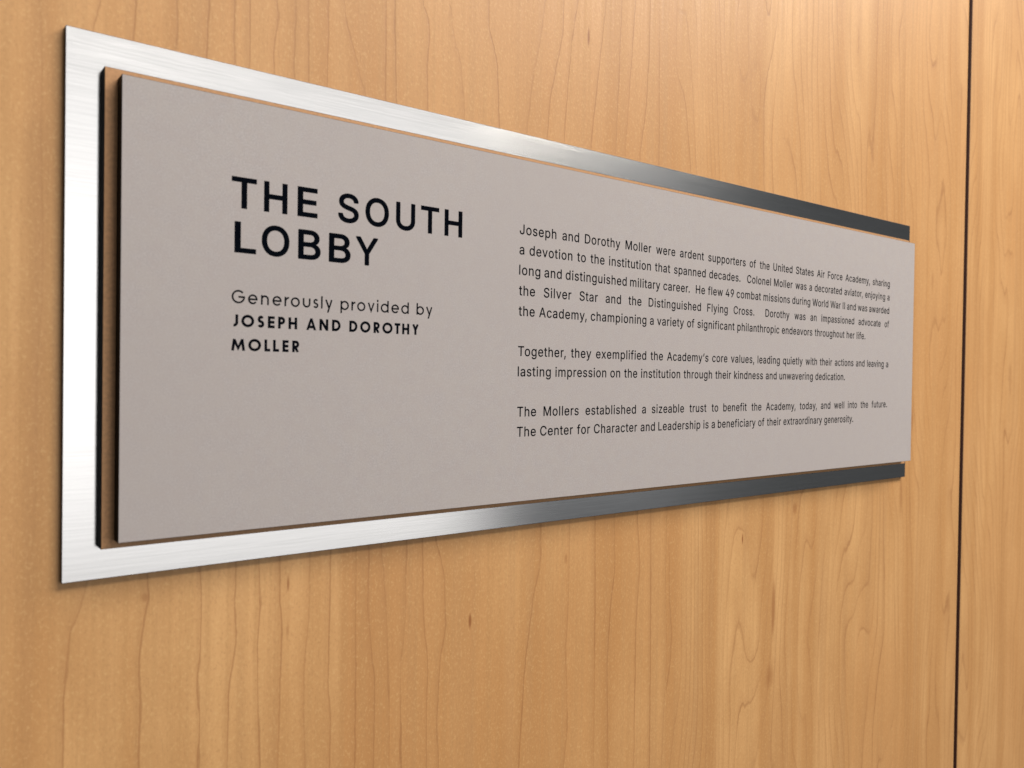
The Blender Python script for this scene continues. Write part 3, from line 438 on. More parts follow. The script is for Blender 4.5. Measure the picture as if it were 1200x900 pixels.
    'm': '610;561.5,-4.2 555.8,-6.5 497.2,-6.5 493.8,-5.8 490.2,-2.2 489.5,260.8 487.4,276.2 484.4,286.2 479.4,296.2 475.2,302 465.8,310.4 454.8,316.4 440.2,321.4 425.2,323.5 412.2,323.5 388.8,319.4 376.2,313.9 367.8,308 358.5,298.8 351.6,288.8 343.5,266.8 341.5,252.2 340.8,-2.2 337.2,-5.8 333.8,-6.5 275.2,-6.5 269.8,-4.5 267.5,1.2 267.5,265.2 266.5,273.8 262.9,285.8 258.4,294.8 253.8,301 241.8,311.9 231.8,317.4 217.8,321.9 193.8,323.5 181.8,322 171.2,318.9 157.2,312.4 146.8,305 138.2,295.9 130.6,284.2 122.5,261.8 120.5,244.8 119.8,-2.2 116.2,-5.8 112.8,-6.5 54.2,-6.5 49.1,-4.8 46.5,1.2 46.5,377.8 48.2,382.9 54.2,385.5 114.2,384.8 117.8,381.4 118.5,378.2 118.8,339 127.5,350.8 143.2,365.5 162.2,378.4 174.8,384.4 191.8,389.5 212.2,392.5 226.8,392.5 244.8,390 265,383.8 286.2,370.5 302.2,353.9 318.2,327.9 332.5,347.8 353.2,366.4 379.2,381.4 408.8,390 429.2,392.5 443.8,392.5 466.2,389.5 495.8,379.9 515.9,367.2 534.5,349.2 546.9,330.8 556.9,305.8 562.5,276.8 563.5,263.8 563.5,1.2',
    'n': '410;360.9,-4.8 355.8,-6.5 297.2,-6.5 293.8,-5.8 290.2,-2.2 289.5,242.8 286.5,264.2 281.9,278.2 275.4,290.8 260.8,307 243.8,316.9 231.8,320.5 216.8,322.5 203.2,322.5 187.8,320.4 172.2,315.4 158.8,308.4 148.8,301 137.2,288.4 130.6,277.8 125.1,263.2 122,249.8 120.5,234.2 119.8,-2.2 116.2,-5.8 112.8,-6.5 54.2,-6.5 48.5,-4.2 46.5,1.2 46.5,377.8 48.8,383.5 54.2,385.5 110.8,385.5 115.8,383.9 118.5,378.2 118.8,337 139.8,360.5 160.8,374.9 185.2,384.9 219.2,390.5 251.8,389 283.2,381.4 297.8,374.9 309.4,367.2 319.8,359 331.5,346.8 343.9,329.2 352.4,311.2 358,292.8 362.5,265.8 363.5,250.2 363.5,1.2',
    'o': '415;198.2,-14.5 166.8,-10.5 150.8,-6.4 132.2,0.6 114.2,10.1 97.2,22.5 83.2,35.5 72,48.2 51.1,80.2 37.6,113.2 29,156.2 27.5,198.2 31,233.8 35.6,255.8 41.6,274.8 47.6,288.8 59.6,310.8 78.2,335.5 90.8,348 104.8,359.4 120.2,369.4 139.2,378.4 155.8,383.9 177.8,388.5 198.2,390.5 216.2,390.5 250.8,386 268.2,381.4 284.8,374.9 301.8,365.9 318.2,354 336.2,337 344.5,327.2 355.9,310.8 367.4,288.8 379.4,255.8 386,219.2 387.5,176.2 383.5,139.2 379.4,120.2 373.4,101.2 355.9,65.8 344.8,49.6 332,34.8 318.8,22.5 301.8,10.1 275.2,-2.9 257.8,-8.4 237.2,-12.5 216.2,-14.5|199.8,323.5 224.2,322.5 244.2,317.4 262.2,307.9 279.5,292.8 290.9,277.2 301.4,254.8 309.5,224.8 312.5,196.2 311.5,164.2 306.9,138.2 299.4,115.2 286.4,91.8 272.8,76.5 252.2,62.1 234.8,55.6 213.8,52.5 190.2,53.5 170.8,58.6 152.6,68.2 135.5,83.8 122.1,102.2 113.6,120.2 105.5,150.2 102.5,178.2 103,204.8 106.6,230.8 116.6,262.2 127.6,282.2 144.5,301.2 157.2,310.9 178.2,319.9',
    'p': '424;50.8,-148.8 47.2,-145.2 46.5,-141.8 47.2,381.2 50.8,384.8 54.2,385.5 110.8,385.5 115.8,383.9 118.5,378.2 118.8,332.7 136,354.8 147.6,365.2 168.2,378.9 188.2,386.4 210.8,390 244.2,390 275.8,384.4 299.5,375.8 315.8,366.9 329.8,356.5 354.2,330.9 366.4,313.2 375.9,295.8 387.4,262.8 393,236.2 395.5,216.2 396,167.8 389.5,123.2 383.4,100.8 376.2,82 366.4,63.8 354,45.8 336.2,26.5 324.8,16.5 307.8,5.1 292.8,-2.4 277.2,-7.9 256.2,-12.5 237.2,-14.5 213.8,-14 194.8,-11 178.2,-5.9 162.2,2.6 145.2,14.5 133.5,26.2 120.8,42.9 119.8,-145.2 116.2,-148.8 112.8,-149.5|213.8,53.5 190.2,57.6 169.2,67.6 150.8,84 140.6,97.8 130.6,118.2 123.5,143.2 120,169.8 119.5,198.8 122,226.2 127.1,249.2 136.6,273.2 150,293.2 168.2,309.4 185.2,317.9 207.2,323 226.8,323.5 247.2,320.4 267.8,311.9 282.5,300.8 298.9,281.2 310.4,257.8 317.5,233.2 321,207.8 321.5,179.2 318,147.2 310.4,120.2 301.4,100.8 290,84.8 271.4,68.2 255.8,59.6 236.8,54.5',
    'q': '424;374.2,-148.8 312.2,-149.5 308.8,-148.8 305.2,-145.2 304.2,43 291.5,26.2 279.2,14.5 262.8,2.6 246.8,-5.9 230.8,-10.9 215.8,-13.5 203.2,-14.5 175.2,-13.5 157.2,-10.4 135.8,-3.9 114.8,6.1 101.6,14.8 90.8,23.5 74.5,40.2 61.1,58.8 52.2,74.5 41.1,100.8 35.6,119.2 28.5,161.8 28,209.8 30.5,232.8 34.6,253.8 41.6,277.8 48.1,293.8 57.1,310.8 67.8,326.9 78,339.8 92.2,354 109.2,366.9 125.5,375.8 149.2,384.4 180.8,390 205.8,390.5 235.8,386.4 256.8,378.4 275.4,366.2 289,353.8 306.2,332.7 306.5,378.2 309.2,383.9 314.2,385.5 370.8,385.5 374.2,384.8 377.8,381.2 378.5,-141.8 377.8,-145.2|211.8,53.5 191.8,54 168.8,59.6 152.6,68.2 136,82.8 123.6,100.2 112.6,125.2 105.5,150.8 102.5,179.2 103,207.8 106.5,233.2 113.6,257.8 123.6,278.2 133.5,291.8 140.2,298.5 157.2,311.9 177.8,320.4 198.2,323.5 221.2,322.5 242.8,316.4 259.4,306.8 276,291.2 286.9,275.8 297.9,249.2 303,226.2 305.5,198.8 305,169.8 301.5,144.2 295.4,123.2 281.9,94.8 265.5,75.2 250.8,64.6 232.8,57.1',
    'r': '259;51.2,-6 48.1,-3.8 46.5,1.2 47.2,381.2 50.6,384.8 53.8,385.5 114.2,384.8 117.8,381.4 118.5,378.2 118.8,343.2 132.2,359 141.2,367 154.8,376.4 170.2,383.9 185.8,388.5 206.2,391.5 245.2,389.8 248.8,386.2 249.5,382.8 249.5,323.2 247.5,317.8 242.8,315.8 213.8,319.5 200.2,319.5 184.8,317.4 165.2,310.9 151.1,302.2 140.5,292.8 130.1,278.2 124.1,263.8 120.5,242.8 119.8,-2.2 116.4,-5.8 113.2,-6.5',
    's': '365;243.2,382.9 261.8,375.9 275.2,368.4 289.2,358 303.5,343.8 315.4,326.8 324.4,309.2 330.3,290.8 328.2,285.5 325.2,283.6 282.2,273.5 266.2,271 261.7,275.2 255.4,289.8 250.2,297.9 234.8,314.4 222.2,320.9 210.2,324.5 194.2,326.5 180.2,326.5 165.2,324.5 151.8,320.4 139.8,314.9 128.8,307 121.1,297.8 116.6,287.2 115.5,280.8 116.1,268.2 120.1,257.8 126.2,249.5 134.2,243.6 145.2,238.1 165.8,231.1 258.2,207.4 284.8,195.4 303.2,182.5 315.5,170.2 324.9,157.2 331.4,143.8 335,131.2 337.5,113.8 337.5,100.2 335,82.2 330.4,66.2 324.9,54.8 316.8,42.6 298.2,22.5 274.8,6.1 261.8,-0.4 248.8,-4.9 213.8,-12.5 191.2,-14.5 172.8,-14.5 140.8,-11 107.8,-2.4 90.8,6.1 74.8,17 57.8,33 50.2,42.6 42.1,55.8 34.1,74.8 29.7,93.2 32.1,98.8 34.8,100.4 91.2,113 96.2,112.8 100.1,108.8 105.6,92.2 110.6,82.8 117.2,74 127.8,65.1 140.2,58.6 154.8,54 173.8,51.5 188.8,51.5 203.8,53 217.2,56.1 234.8,63.6 243.2,69.5 253.5,79.8 258.9,89.2 261.5,98.8 261,110.8 257.9,119.8 252.5,128.2 245.4,134.8 234.8,140.9 214.8,147.9 137.8,166.1 121.8,171.1 95.8,182.6 73.2,198 62.5,208.8 53.6,221.2 47.1,234.8 43.5,246.8 40.5,266.8 40.5,280.8 43.5,300.2 47.1,312.2 53.1,325.2 60.2,336.4 76.8,354 99.8,369.9 122.8,380.4 149.2,387.5 177.8,390.5 210.2,389.5',
    't': '227;214.2,-4.4 189.2,-10 159.8,-10.5 141.2,-8.5 119.2,-2.9 103.2,4.6 90.5,13.8 77.1,28.2 65.6,49.2 60.5,68.8 58.5,85.8 58.5,319.8 6.8,320.5 1.5,322.8 -0.5,328.2 -0.5,377.8 1.8,383.5 7.2,385.5 58.5,386.2 58.5,469.8 59.2,473.2 62.8,476.8 124.8,477.5 130.8,474.9 132.5,469.8 132.8,385.8 203.2,385.5 206.4,384.8 209.8,381.2 210.5,328.2 208.2,322.5 202.8,320.5 132.5,319.8 132.5,91.8 134.1,79.2 138.6,68.2 142.8,63.5 148.8,60.1 164.8,56.5 182.8,57 201.2,60.4 206.5,58.2 208.5,54.8 219.3,2.8 217.8,-1.9',
    'u': '410;49.1,383.8 54.2,385.5 112.8,385.5 116.2,384.8 119.8,381.2 120.5,135.8 123,115.8 127.6,100.8 132.1,91.8 138,83.2 149.2,72 166.2,62.1 178.2,58.5 193.2,56.5 212.2,57 226.2,59.6 242.2,65.7 254.2,72.6 263.5,80.2 271.4,89.8 280.4,105.8 285.4,118.8 289.5,145.8 290.2,381.2 293.8,384.8 297.2,385.5 355.8,385.5 361.5,383.2 363.5,377.8 363.5,1.2 361.2,-4.5 355.8,-6.5 299.2,-6.5 294.2,-4.9 291.5,0.8 291.2,43 271.8,20.5 249.2,4.6 231.8,-3.4 220.2,-6.9 189.8,-11.5 158.2,-10 129.2,-2.9 116.8,2.6 98.2,13.6 78.5,32.2 67.1,48.8 57.6,68.2 52,86.8 47.5,113.8 46.5,128.8 46.5,377.8',
    'v': '389;12.5,383.2 18.2,385.5 82.8,385.5 86.2,384.8 90.3,380.8 177.4,140.8 194.8,83.4 217.6,156.8 298.7,380.8 302.8,384.8 306.2,385.5 370.2,385.5 373.4,384.8 376.8,381.2 375.9,373.2 274.9,108.2 232.3,-1.8 228.2,-5.8 163.8,-6.5 159.2,-4.9 156.7,-1.8 11.6,374.8 11,380.8',
    'w': '567;549.9,382.8 550.9,375.8 443.4,24.2 435.4,-1.2 433.2,-4.5 427.8,-6.5 369.2,-6.5 365.8,-5.8 362.1,-2.2 307.1,189.8 283.8,280.3 263.9,203.2 204.9,-2.2 201.2,-5.8 197.8,-6.5 139.2,-6.5 133.5,-4.2 130.1,3.2 108.1,74.8 17.1,375.8 17,380.8 18.8,383.5 24.2,385.5 85.8,385.5 89.2,384.8 92.9,381.2 149.4,180.8 170.2,97 195.1,199.2 245.1,378.8 248.1,383.8 253.2,385.5 314.8,385.5 318.2,384.8 321.9,381.2 367.9,217.2 397.2,97.5 417.6,179.8 474.1,381.2 477.8,384.8 481.2,385.5 543.8,385.5',
    'x': '379;16.8,-4.5 14.8,0.2 16.1,4.2 146.8,194.2 23.2,376.1 23,380.8 24.5,383.2 30.2,385.5 98.8,385.5 104.2,383.5 165.4,289.8 190.8,246 226.1,307.2 277.8,383.5 283.2,385.5 350.8,385.5 356.2,383.5 358,380.8 357.8,376.1 232.3,191.8 362.9,4.2 364.2,0.2 362.5,-4.2 356.8,-6.5 288.2,-6.5 282.8,-4.5 220.1,89.8 188.8,142 158.9,89.8 95.2,-4.5 89.8,-6.5 22.2,-6.5',
    'y': '389;45.8,-145.4 42.2,-142.9 40.7,-138.2 56.2,-82.1 58.8,-80.2 63.2,-79.5 83.2,-83 98.2,-83.5 110.2,-80.4 121.2,-73.5 130.2,-63.9 138.9,-48.8 155.9,-1.2 13.1,370.8 11,376.8 11.2,381.2 14.6,384.8 17.8,385.5 82.8,385.5 86.2,384.8 90.3,380.8 178.4,137.8 194.8,85 217.6,156.8 298.7,380.8 301.2,383.9 305.8,385.5 373.2,384.8 377,380.8 375.9,373.2 210.4,-59.8 192.9,-95.2 181.5,-111.8 169.8,-123.5 150.2,-137.4 134.2,-144.9 115.8,-149.5 98.2,-151.5 71.8,-150.5',
    'z': '380;343.2,-4.5 337.8,-6.5 43.2,-6.5 37.2,-3.9 35.5,1.2 36.2,48.9 242.4,315.8 45.8,317.2 42.2,320.8 41.5,324.2 41.5,377.8 44.1,383.8 49.2,385.5 331.8,385.5 337.8,382.9 339.5,377.8 338.8,328.1 136.6,63.2 341.2,61.8 344.8,58.2 345.5,54.8 345.5,1.2',
    '’': '177;49.8,312.2 46.2,315.6 45.6,318.8 76.2,511.2 79.8,514.8 83.2,515.5 153.2,514.8 156.8,511.2 156.9,505.8 104.1,316.2 101.8,313.1 97.2,311.5',
}
HEADING_GLYPHS = {
    'T': '449;271.2,-15 178.8,-15 178,-14.2 177.8,436.8 17.2,437.2 17.2,523.8 431.8,523.8 431.8,437.2 272.8,437 272,436.2 272,-14.2',
    'H': '517;45.2,-14.8 45.2,523.8 139.8,523.8 140.2,304.2 376.2,304 377,304.8 377.2,523.8 471.8,523.8 471.8,-14.8 377.2,-14.8 376.8,216.8 140.8,217 140,216.2 139.8,-14.8',
    'E': '419;389.8,-14.8 45.2,-14.8 45.2,523.8 386.8,523.8 386.8,437.2 140.2,436.8 140.2,301.2 369.8,300.8 370,214.8 369.2,214 140.2,213.8 140,72.8 140.8,72 389.8,71.8',
    'S': '447;237.8,531 273.2,527 291.2,522.9 309.8,516.9 320.8,512.4 339.8,502.4 353,493.8 366.8,482.5 379,470.2 388.8,458.4 398.9,442.2 404.9,429.8 410.9,412.2 414.5,394.8 416,378.8 414.4,371.8 409.8,366.1 400.2,363 337.8,363 330.8,364.6 327.8,366.5 323.6,371.8 318.9,393.2 313.9,403.8 307,413.2 293.2,424.9 275.8,434.4 255.8,440.9 233.8,444 216.8,444 194.2,441 176.8,435.9 162.2,428.9 147,416.8 137.1,403.2 131,387.2 130,370.2 131.6,360.8 134.1,354.2 138,348.2 150.6,336.2 162.8,327.6 173.8,322.1 214.8,307.6 280.8,289.9 317.8,277.9 340.2,266.9 368.4,249.8 379.8,240 392.5,226.8 400.9,216.2 411.4,198.8 417.4,182.2 420,171.8 422.5,154.2 423,130.8 421,113.2 417.4,96.2 413.4,84.2 406.4,68.8 387.5,40.2 373.8,26 358.8,14.1 340.8,3.1 322.2,-5.9 290.8,-16.4 270.2,-20.5 244.2,-23.5 202.8,-23.5 165.8,-18.5 148.8,-14.4 130.8,-8.4 102.2,5.1 88.2,14.1 75.8,24 64,35.8 52.1,50.8 42.6,66.2 36.1,79.8 29.1,99.8 25,118.8 23,136.2 26.1,145.8 31.8,150.4 38.8,152 103.2,152 110.2,150.4 115.5,146.2 117.4,143.2 122.1,120.8 128.6,105.8 135.5,96.2 150.8,83.1 166.8,74.6 188.2,67.6 207.2,64.5 232.8,64 254.8,66.5 278.8,73.1 296.2,82.1 305,88.2 313,95.8 323.4,109.8 327.9,119.2 329.9,126.2 331,144.2 327.4,158.8 322.2,167.4 316.8,173.5 300.2,185.9 288.8,191.9 254.8,203.9 179.8,224.6 152.2,233.6 120.2,247.6 101.2,258.6 88.1,267.8 79.8,274.5 64.2,290.6 55.6,302.8 49.1,314.8 42.6,331.8 40,342.2 37,365.2 37,379.8 39,397.2 42.6,413.8 48.1,429.8 55.1,444.2 63.1,457.2 71,467.2 83.2,480 94.1,489.2 106.2,497.9 121.8,506.9 136.8,513.9 159.2,521.9 181.2,527 197.8,529.5 216.8,531',
    'O': '533;276.2,531 303.2,528.5 320.8,525.4 348.8,517.4 369.8,508.9 393.2,495.9 411.4,482.8 436,459.8 448.8,445 463.4,424.2 476.4,401.8 484.4,384.2 493.9,357.2 500.5,331.2 505.5,300.2 508,266.8 508,241.8 506,212.8 502.5,187.8 496.4,159.8 487.9,132.8 478.9,111.2 463.4,83.8 448.8,63.1 433.5,45.8 421.2,34 403.8,20.1 382.2,6.6 358.2,-4.9 334.8,-12.9 309.8,-18.5 284.8,-21.5 257.8,-22 230.8,-19.5 213.2,-16.4 185.2,-8.4 164.2,0.1 140.8,13.1 122,26.2 104.8,41.5 85.2,63.1 70.6,83.8 57.6,106.2 45.6,132.8 39.6,150.2 33,175.2 27.5,208.2 25,241.8 25,266.8 27.5,300.2 30.5,320.2 36.6,347.8 45.6,375.2 57.6,401.8 70.6,424.2 85.2,445 98,459.8 111.8,473.5 131.2,489.4 151.8,502.4 175.8,513.9 199.2,521.9 224.2,527.5 249.2,530.5|275.2,441 289.8,439.5 306.2,435.9 321.8,430.4 334.2,424.4 346.4,416.8 361.8,404.5 372,393.8 380.9,382.2 389.4,368.8 398.9,349.2 408.4,319.8 413.5,289.2 415,267.2 415,241.2 411,201.8 402.4,168.8 387.4,136.8 378.8,123.6 367,109.2 355.4,98.8 344.2,90.6 334.2,84.6 316.8,76.6 306.2,73.1 289.8,69.5 275.2,68 258.2,68 243.8,69.5 227.2,73.1 211.8,78.6 196.2,86.1 184.6,93.8 173.8,102.5 163,113.2 151.1,128.8 137.6,152.2 131.1,168.2 125.6,186.8 119.5,221.2 118,241.8 118,266.2 121,298.8 125.6,321.2 131.1,339.8 137.6,355.8 145.6,370.8 163,395.2 172.8,405.5 184.6,415.2 196.2,422.9 211.8,430.4 227.2,435.9 243.8,439.5 258.2,441',
    'U': '517;51,520.8 60.8,524 123.2,524 132.8,520.9 137.4,515.2 139,508.2 139,170.8 142.6,147.8 148.6,130.8 156.1,116.8 167.5,101.8 179.6,90.8 192.2,82.1 209.8,74.1 227.2,69.5 249.8,67 268.2,67 290.8,69.5 308.2,74.1 325.8,82.1 338.4,90.8 350.5,101.8 360.9,115.2 366.9,126.2 374.4,147.2 378,170.8 378.6,512.2 381.1,517.8 384,520.8 393.8,524 456.2,524 463.2,522.4 468.9,517.8 472,508.2 472,163.2 469.5,139.2 465.4,119.2 460.4,103.2 452.9,85.2 444.9,70.8 434.2,55.6 422,41.2 404.8,25 388.2,12.6 370.8,2.1 352.2,-6.4 329.8,-13.9 307.2,-19 270.2,-23 239.8,-22.5 210.8,-19 189.8,-14.4 169.2,-7.9 151.2,-0.4 134.2,9.1 120,18.8 108.2,28.5 93,43.8 78.1,62.8 61.6,91.8 54.1,111.2 47.5,139.2 45,163.2 45,508.2 46.6,515.2',
    'L': '393;45.8,524 139.2,524 140,523.2 140.2,72.2 375.8,71.8 375.8,-14.8 45.2,-14.8 45,523.2',
    'B': '456;51.2,520.9 60.8,524 251.8,524 288.2,520 304.2,516.4 321.2,510.9 346.2,498.4 357.4,490.8 367.8,482 380,469.2 391.4,453.8 402.9,430.2 408.4,412.8 411,399.8 413,381.8 413,365.8 410,341.8 401.9,316.2 391.8,299.5 375.2,281.5 354.7,266.8 372.2,256.9 386.2,246.5 403.2,228.4 416.9,207.2 423.9,192.2 429,175.2 432.5,152.2 433,128.2 428.4,97.2 422.9,79.8 414.9,62.8 407.9,51.2 399.5,40.2 386.2,27 367.8,13.6 344.2,1.6 322.8,-5.9 296.2,-11.5 269.8,-14.5 60.8,-15 53.8,-13.4 48.1,-8.8 45,0.8 45,508.2 46.6,515.2|140.2,215.8 256.2,216 267.8,215 282.2,211.9 299.8,204.4 319,189.8 328.4,177.8 335.4,164.2 339.5,148.2 340,130.8 337.4,117.2 332.9,106.8 324,94.8 314.8,87.1 298.2,79.1 279.8,74.5 255.8,72 140.2,72.2|140.2,300.2 140.2,436.8 249.2,437 263.8,435.5 278.8,431.9 292.2,425.9 301.2,419.5 312.4,405.8 317.4,395.2 320.5,382.8 321,365.8 319.4,354.8 315.4,342.8 307.8,330 301.2,322.5 290.2,314.1 273.8,306.1 250.8,300.5',
    'Y': '472;203.8,-15 196.8,-13.4 193.8,-11.5 189.6,-6.2 188,0.8 187.9,203.8 2.6,502.2 1.2,508.8 2.6,515.2 7.2,520.9 16.8,524 90.2,524 97.2,522.4 100.2,520.5 103.9,516.8 171.9,406.2 218.4,329.2 236.2,297.5 271.1,358.2 368.1,516.8 371.8,520.5 374.8,522.4 381.8,524 454.2,524 461.2,522.4 464.2,520.5 468.4,515.2 469.8,508.8 468.4,502.2 283.1,203.8 283,0.8 281.4,-6.2 276.8,-11.9 267.2,-15',
}
def glyph(e):
    a, s = e.split(';')
    return int(a) / 1000, [[tuple(float(v) / 1000 for v in p.split(',')) for p in sp.split(' ')] for sp in s.split('|')]
GL = {c: glyph(e) for c, e in TEXT_GLYPHS.items()}
GH = {c: glyph(e) for c, e in HEADING_GLYPHS.items()}
KERN = {'To': -.035, 'Th': -.004, 'Wo': -.02, 'Wa': -.025, 'y,': -.03, 'r,': -.03, 'y.': -.03, 'r.': -.03, 've': -.004, 'Fo': -.012, 'ry': .0, 'ty': .0, 'av': -.004}
def word_curve(text, track, depth, glyphs):
    """one filled, closed 2-D curve object for a word; size 1, converted later"""
    cu = bpy.data.curves.new('lettering', 'CURVE'); cu.dimensions = '2D'; cu.fill_mode = 'BOTH'
    cu.extrude = depth
    x = 0
    for i, c in enumerate(text):
        adv, sps = glyphs[c]
        for pts in sps:
            s = cu.splines.new('POLY'); s.points.add(len(pts) - 1)
            for bpnt, q in zip(s.points, pts): bpnt.co = (q[0] + x, q[1], 0, 1)
            s.use_cyclic_u = True
        x += adv + track + KERN.get(text[i:i + 2], 0)
    o = bpy.data.objects.new('lettering_source', cu); COL.objects.link(o)
    return o

CAP = .509                       # cap height of the outlines at size 1
def jobs_to_meshes(jobs):
    """jobs: list of curve objects -> list of (verts ndarray, faces list)"""
    dg = bpy.context.evaluated_depsgraph_get(); dg.update()
    res = []
    for o in jobs:
        me = bpy.data.meshes.new_from_object(o.evaluated_get(dg))
        v = np.zeros(len(me.vertices) * 3); me.vertices.foreach_get('co', v)
        res.append((v.reshape(-1, 3), [tuple(p.vertices) for p in me.polygons]))
        bpy.data.meshes.remove(me)
    for o in jobs:
        cu = o.data; bpy.data.objects.remove(o); bpy.data.curves.remove(cu)
    return res

def lettering(pieces, label, z=ZG):
    """pieces: (verts in sign metres (x, y, height), faces) -> one mesh lying on the face board"""
    vs = []; fs = []; k = 0
    for v, f in pieces:
        for q in v: vs.append(V(q[0], q[1], z + q[2]) - O)
        for q in f: fs.append(tuple(i + k for i in q))
        k += len(v)
    me = bpy.data.meshes.new('lettering'); me.from_pydata([tuple(q) for q in vs], [], fs); me.update()
    me.materials.append(INK)
    o = link('lettering', me, face); o['label'] = label
    return o

TH = .00005
# big heading: each letter fitted to its measured place (left, right in mm)
HEAD = [('THE SOUTH', .14080, [('T', 55.55, 65.54), ('H', 68.39, 78.16), ('E', 82.35, 91.13), ('S', 100.24, 109.9), ('O', 112.91, 124.38),
                               ('U', 127.83, 137.64), ('T', 140.52, 150.23), ('H', 153.12, 163.0)]),
        ('LOBBY', .12350, [('L', 56.82, 65.5), ('O', 67.64, 79.17), ('B', 82.79, 92.7), ('B', 96.25, 106.3), ('Y', 108.57, 119.26)])]
HC = 12.1
src = [word_curve(c, 0, TH / 2 / .0238, GH) for _, _, row in HEAD for c, a, b in row]
got = jobs_to_meshes(src); k = 0
for (name, base, row), lab in zip(HEAD, ('large black heading, its first line', 'large black heading, its second line')):
    pcs = []
    for c, a, b in row:
        v, f = got[k]; k += 1
        v = v.copy(); x0, x1 = v[:, 0].min(), v[:, 0].max()
        v[:, 0] = (a + .05 + (v[:, 0] - x0) / (x1 - x0) * (b - a - .10)) / 1000
        off = .015
        v[:, 1] = base + (v[:, 1] + off) / (CAP + 2 * off) * HC / 1000
        v[:, 2] = (v[:, 2] > 0) * TH + .00001
        pcs.append((v, f))
    lettering(pcs, lab)

# body text
BODY = [(.14655, 547.6, 'Joseph and Dorothy Moller were ardent supporters of the United States Air Force Academy, sharing'),
        (.13665, 547.6, 'a devotion to the institution that spanned decades.  Colonel Moller was a decorated aviator, enjoying a'),
        (.12665, 547.5, 'long and distinguished military career.  He flew 49 combat missions during World War II and was awarded'),
        (.11655, 547.6, 'the Silver Star and the Distinguished Flying Cross.  Dorothy was an impassioned advocate of'),
        (.10650, 514.9, 'the Academy, championing a variety of significant philanthropic endeavors throughout her life.'),
        (.08675, 547.6, 'Together, they exemplified the Academy’s core values, leading quietly with their actions and leaving a'),
        (.07675, 489.0, 'lasting impression on the institution through their kindness and unwavering dedication.'),
        (.05690, 547.0, 'The Mollers established a sizeable trust to benefit the Academy, today, and well into the future.'),
        (.04700, 500.8, 'The Center for Character and Leadership is a beneficiary of their extraordinary generosity.')]
BCAP = 4.78; SC = BCAP / CAP / 1000
words = [t.split(' ') for _, _, t in BODY]
src = [word_curve(q, .033, TH / 2 / SC, GL) for ws in words for q in ws if q]
got = jobs_to_meshes(src); k = 0
ORD = ('first', 'second', 'third', 'fourth', 'fifth', 'sixth', 'seventh', 'eighth', 'ninth')
for li, ((base, right, t), ws) in enumerate(zip(BODY, words)):
    ms = []
    for q in ws:
        if q: ms.append(got[k]); k += 1
        else: ms.append(None)
    tot = sum((m[0][:, 0].max() - m[0][:, 0].min()) * SC for m in ms if m)
    left = .19685; gap = (right / 1000 - left - tot) / (len(ws) - 1)
    
    x = left; pcs = []
    for m in ms:
        if m is None: x += gap; continue
        v, f = m; v = v.copy(); x0 = v[:, 0].min(); wd = (v[:, 0].max() - x0) * SC
        v[:, 0] = x + (v[:, 0] - x0) * SC; v[:, 1] = base + v[:, 1] * SC; v[:, 2] = (v[:, 2] > 0) * TH + .00001
        pcs.append((v, f)); x += wd + gap
    lettering(pcs, 'small black text, its %s line from the top' % ORD[li])

# geometric sans for the donor line: centre-line strokes of constant width
def arc(cx, cy, rx, ry, a0, a1, n=None):
    n = n or max(6, int(abs(a1 - a0) / 9))
    return [(cx + rx * math.cos(math.radians(a0 + (a1 - a0) * i / n)), cy + ry * math.sin(math.radians(a0 + (a1 - a0) * i / n))) for i in range(n + 1)]
def ribbon(pts, t, closed=False):
    n = len(pts); L = []; Rr = []
    for i in range(n):
        a = pts[i - 1] if (i > 0 or closed) else None
        b = pts[(i + 1) % n] if (i < n - 1 or closed) else None
        def nrm(p, q):
            dx, dy = q[0] - p[0], q[1] - p[1]; l = math.hypot(dx, dy) or 1; return (-dy / l, dx / l)
        n1 = nrm(a, pts[i]) if a else None; n2 = nrm(pts[i], b) if b else None
        if n1 is None: m = n2; s = 1
        elif n2 is None: m = n1; s = 1
        else:
            mx, my = n1[0] + n2[0], n1[1] + n2[1]; l = math.hypot(mx, my) or 1; m = (mx / l, my / l)
            s = min(1 / max(.2, m[0] * n1[0] + m[1] * n1[1]), 2.6)
        h = t / 2 * s
        L.append((pts[i][0] + m[0] * h, pts[i][1] + m[1] * h)); Rr.append((pts[i][0] - m[0] * h, pts[i][1] - m[1] * h))
    v = L + Rr; f = []
    for i in range(n if closed else n - 1):
        j = (i + 1) % n; f.append((i, n + i, n + j, j))
    return v, f
def S_curve(w, h, t):
    x0, x1 = t / 2, w - t / 2; r = (h - t) / 4; cx = w / 2; rx = (w - t) / 2
    up = arc(cx, h - t / 2 - r, rx * .90, r, 28, 90, 6) + arc(cx, h - t / 2 - r, rx * .90, r, 90, 235, 14)[1:]
    lo = arc(cx, t / 2 + r, rx, r, 55, -90, 14) + arc(cx, t / 2 + r, rx, r, -90, -155, 6)[1:]
    return [(p, False) for p in (up + lo,)]
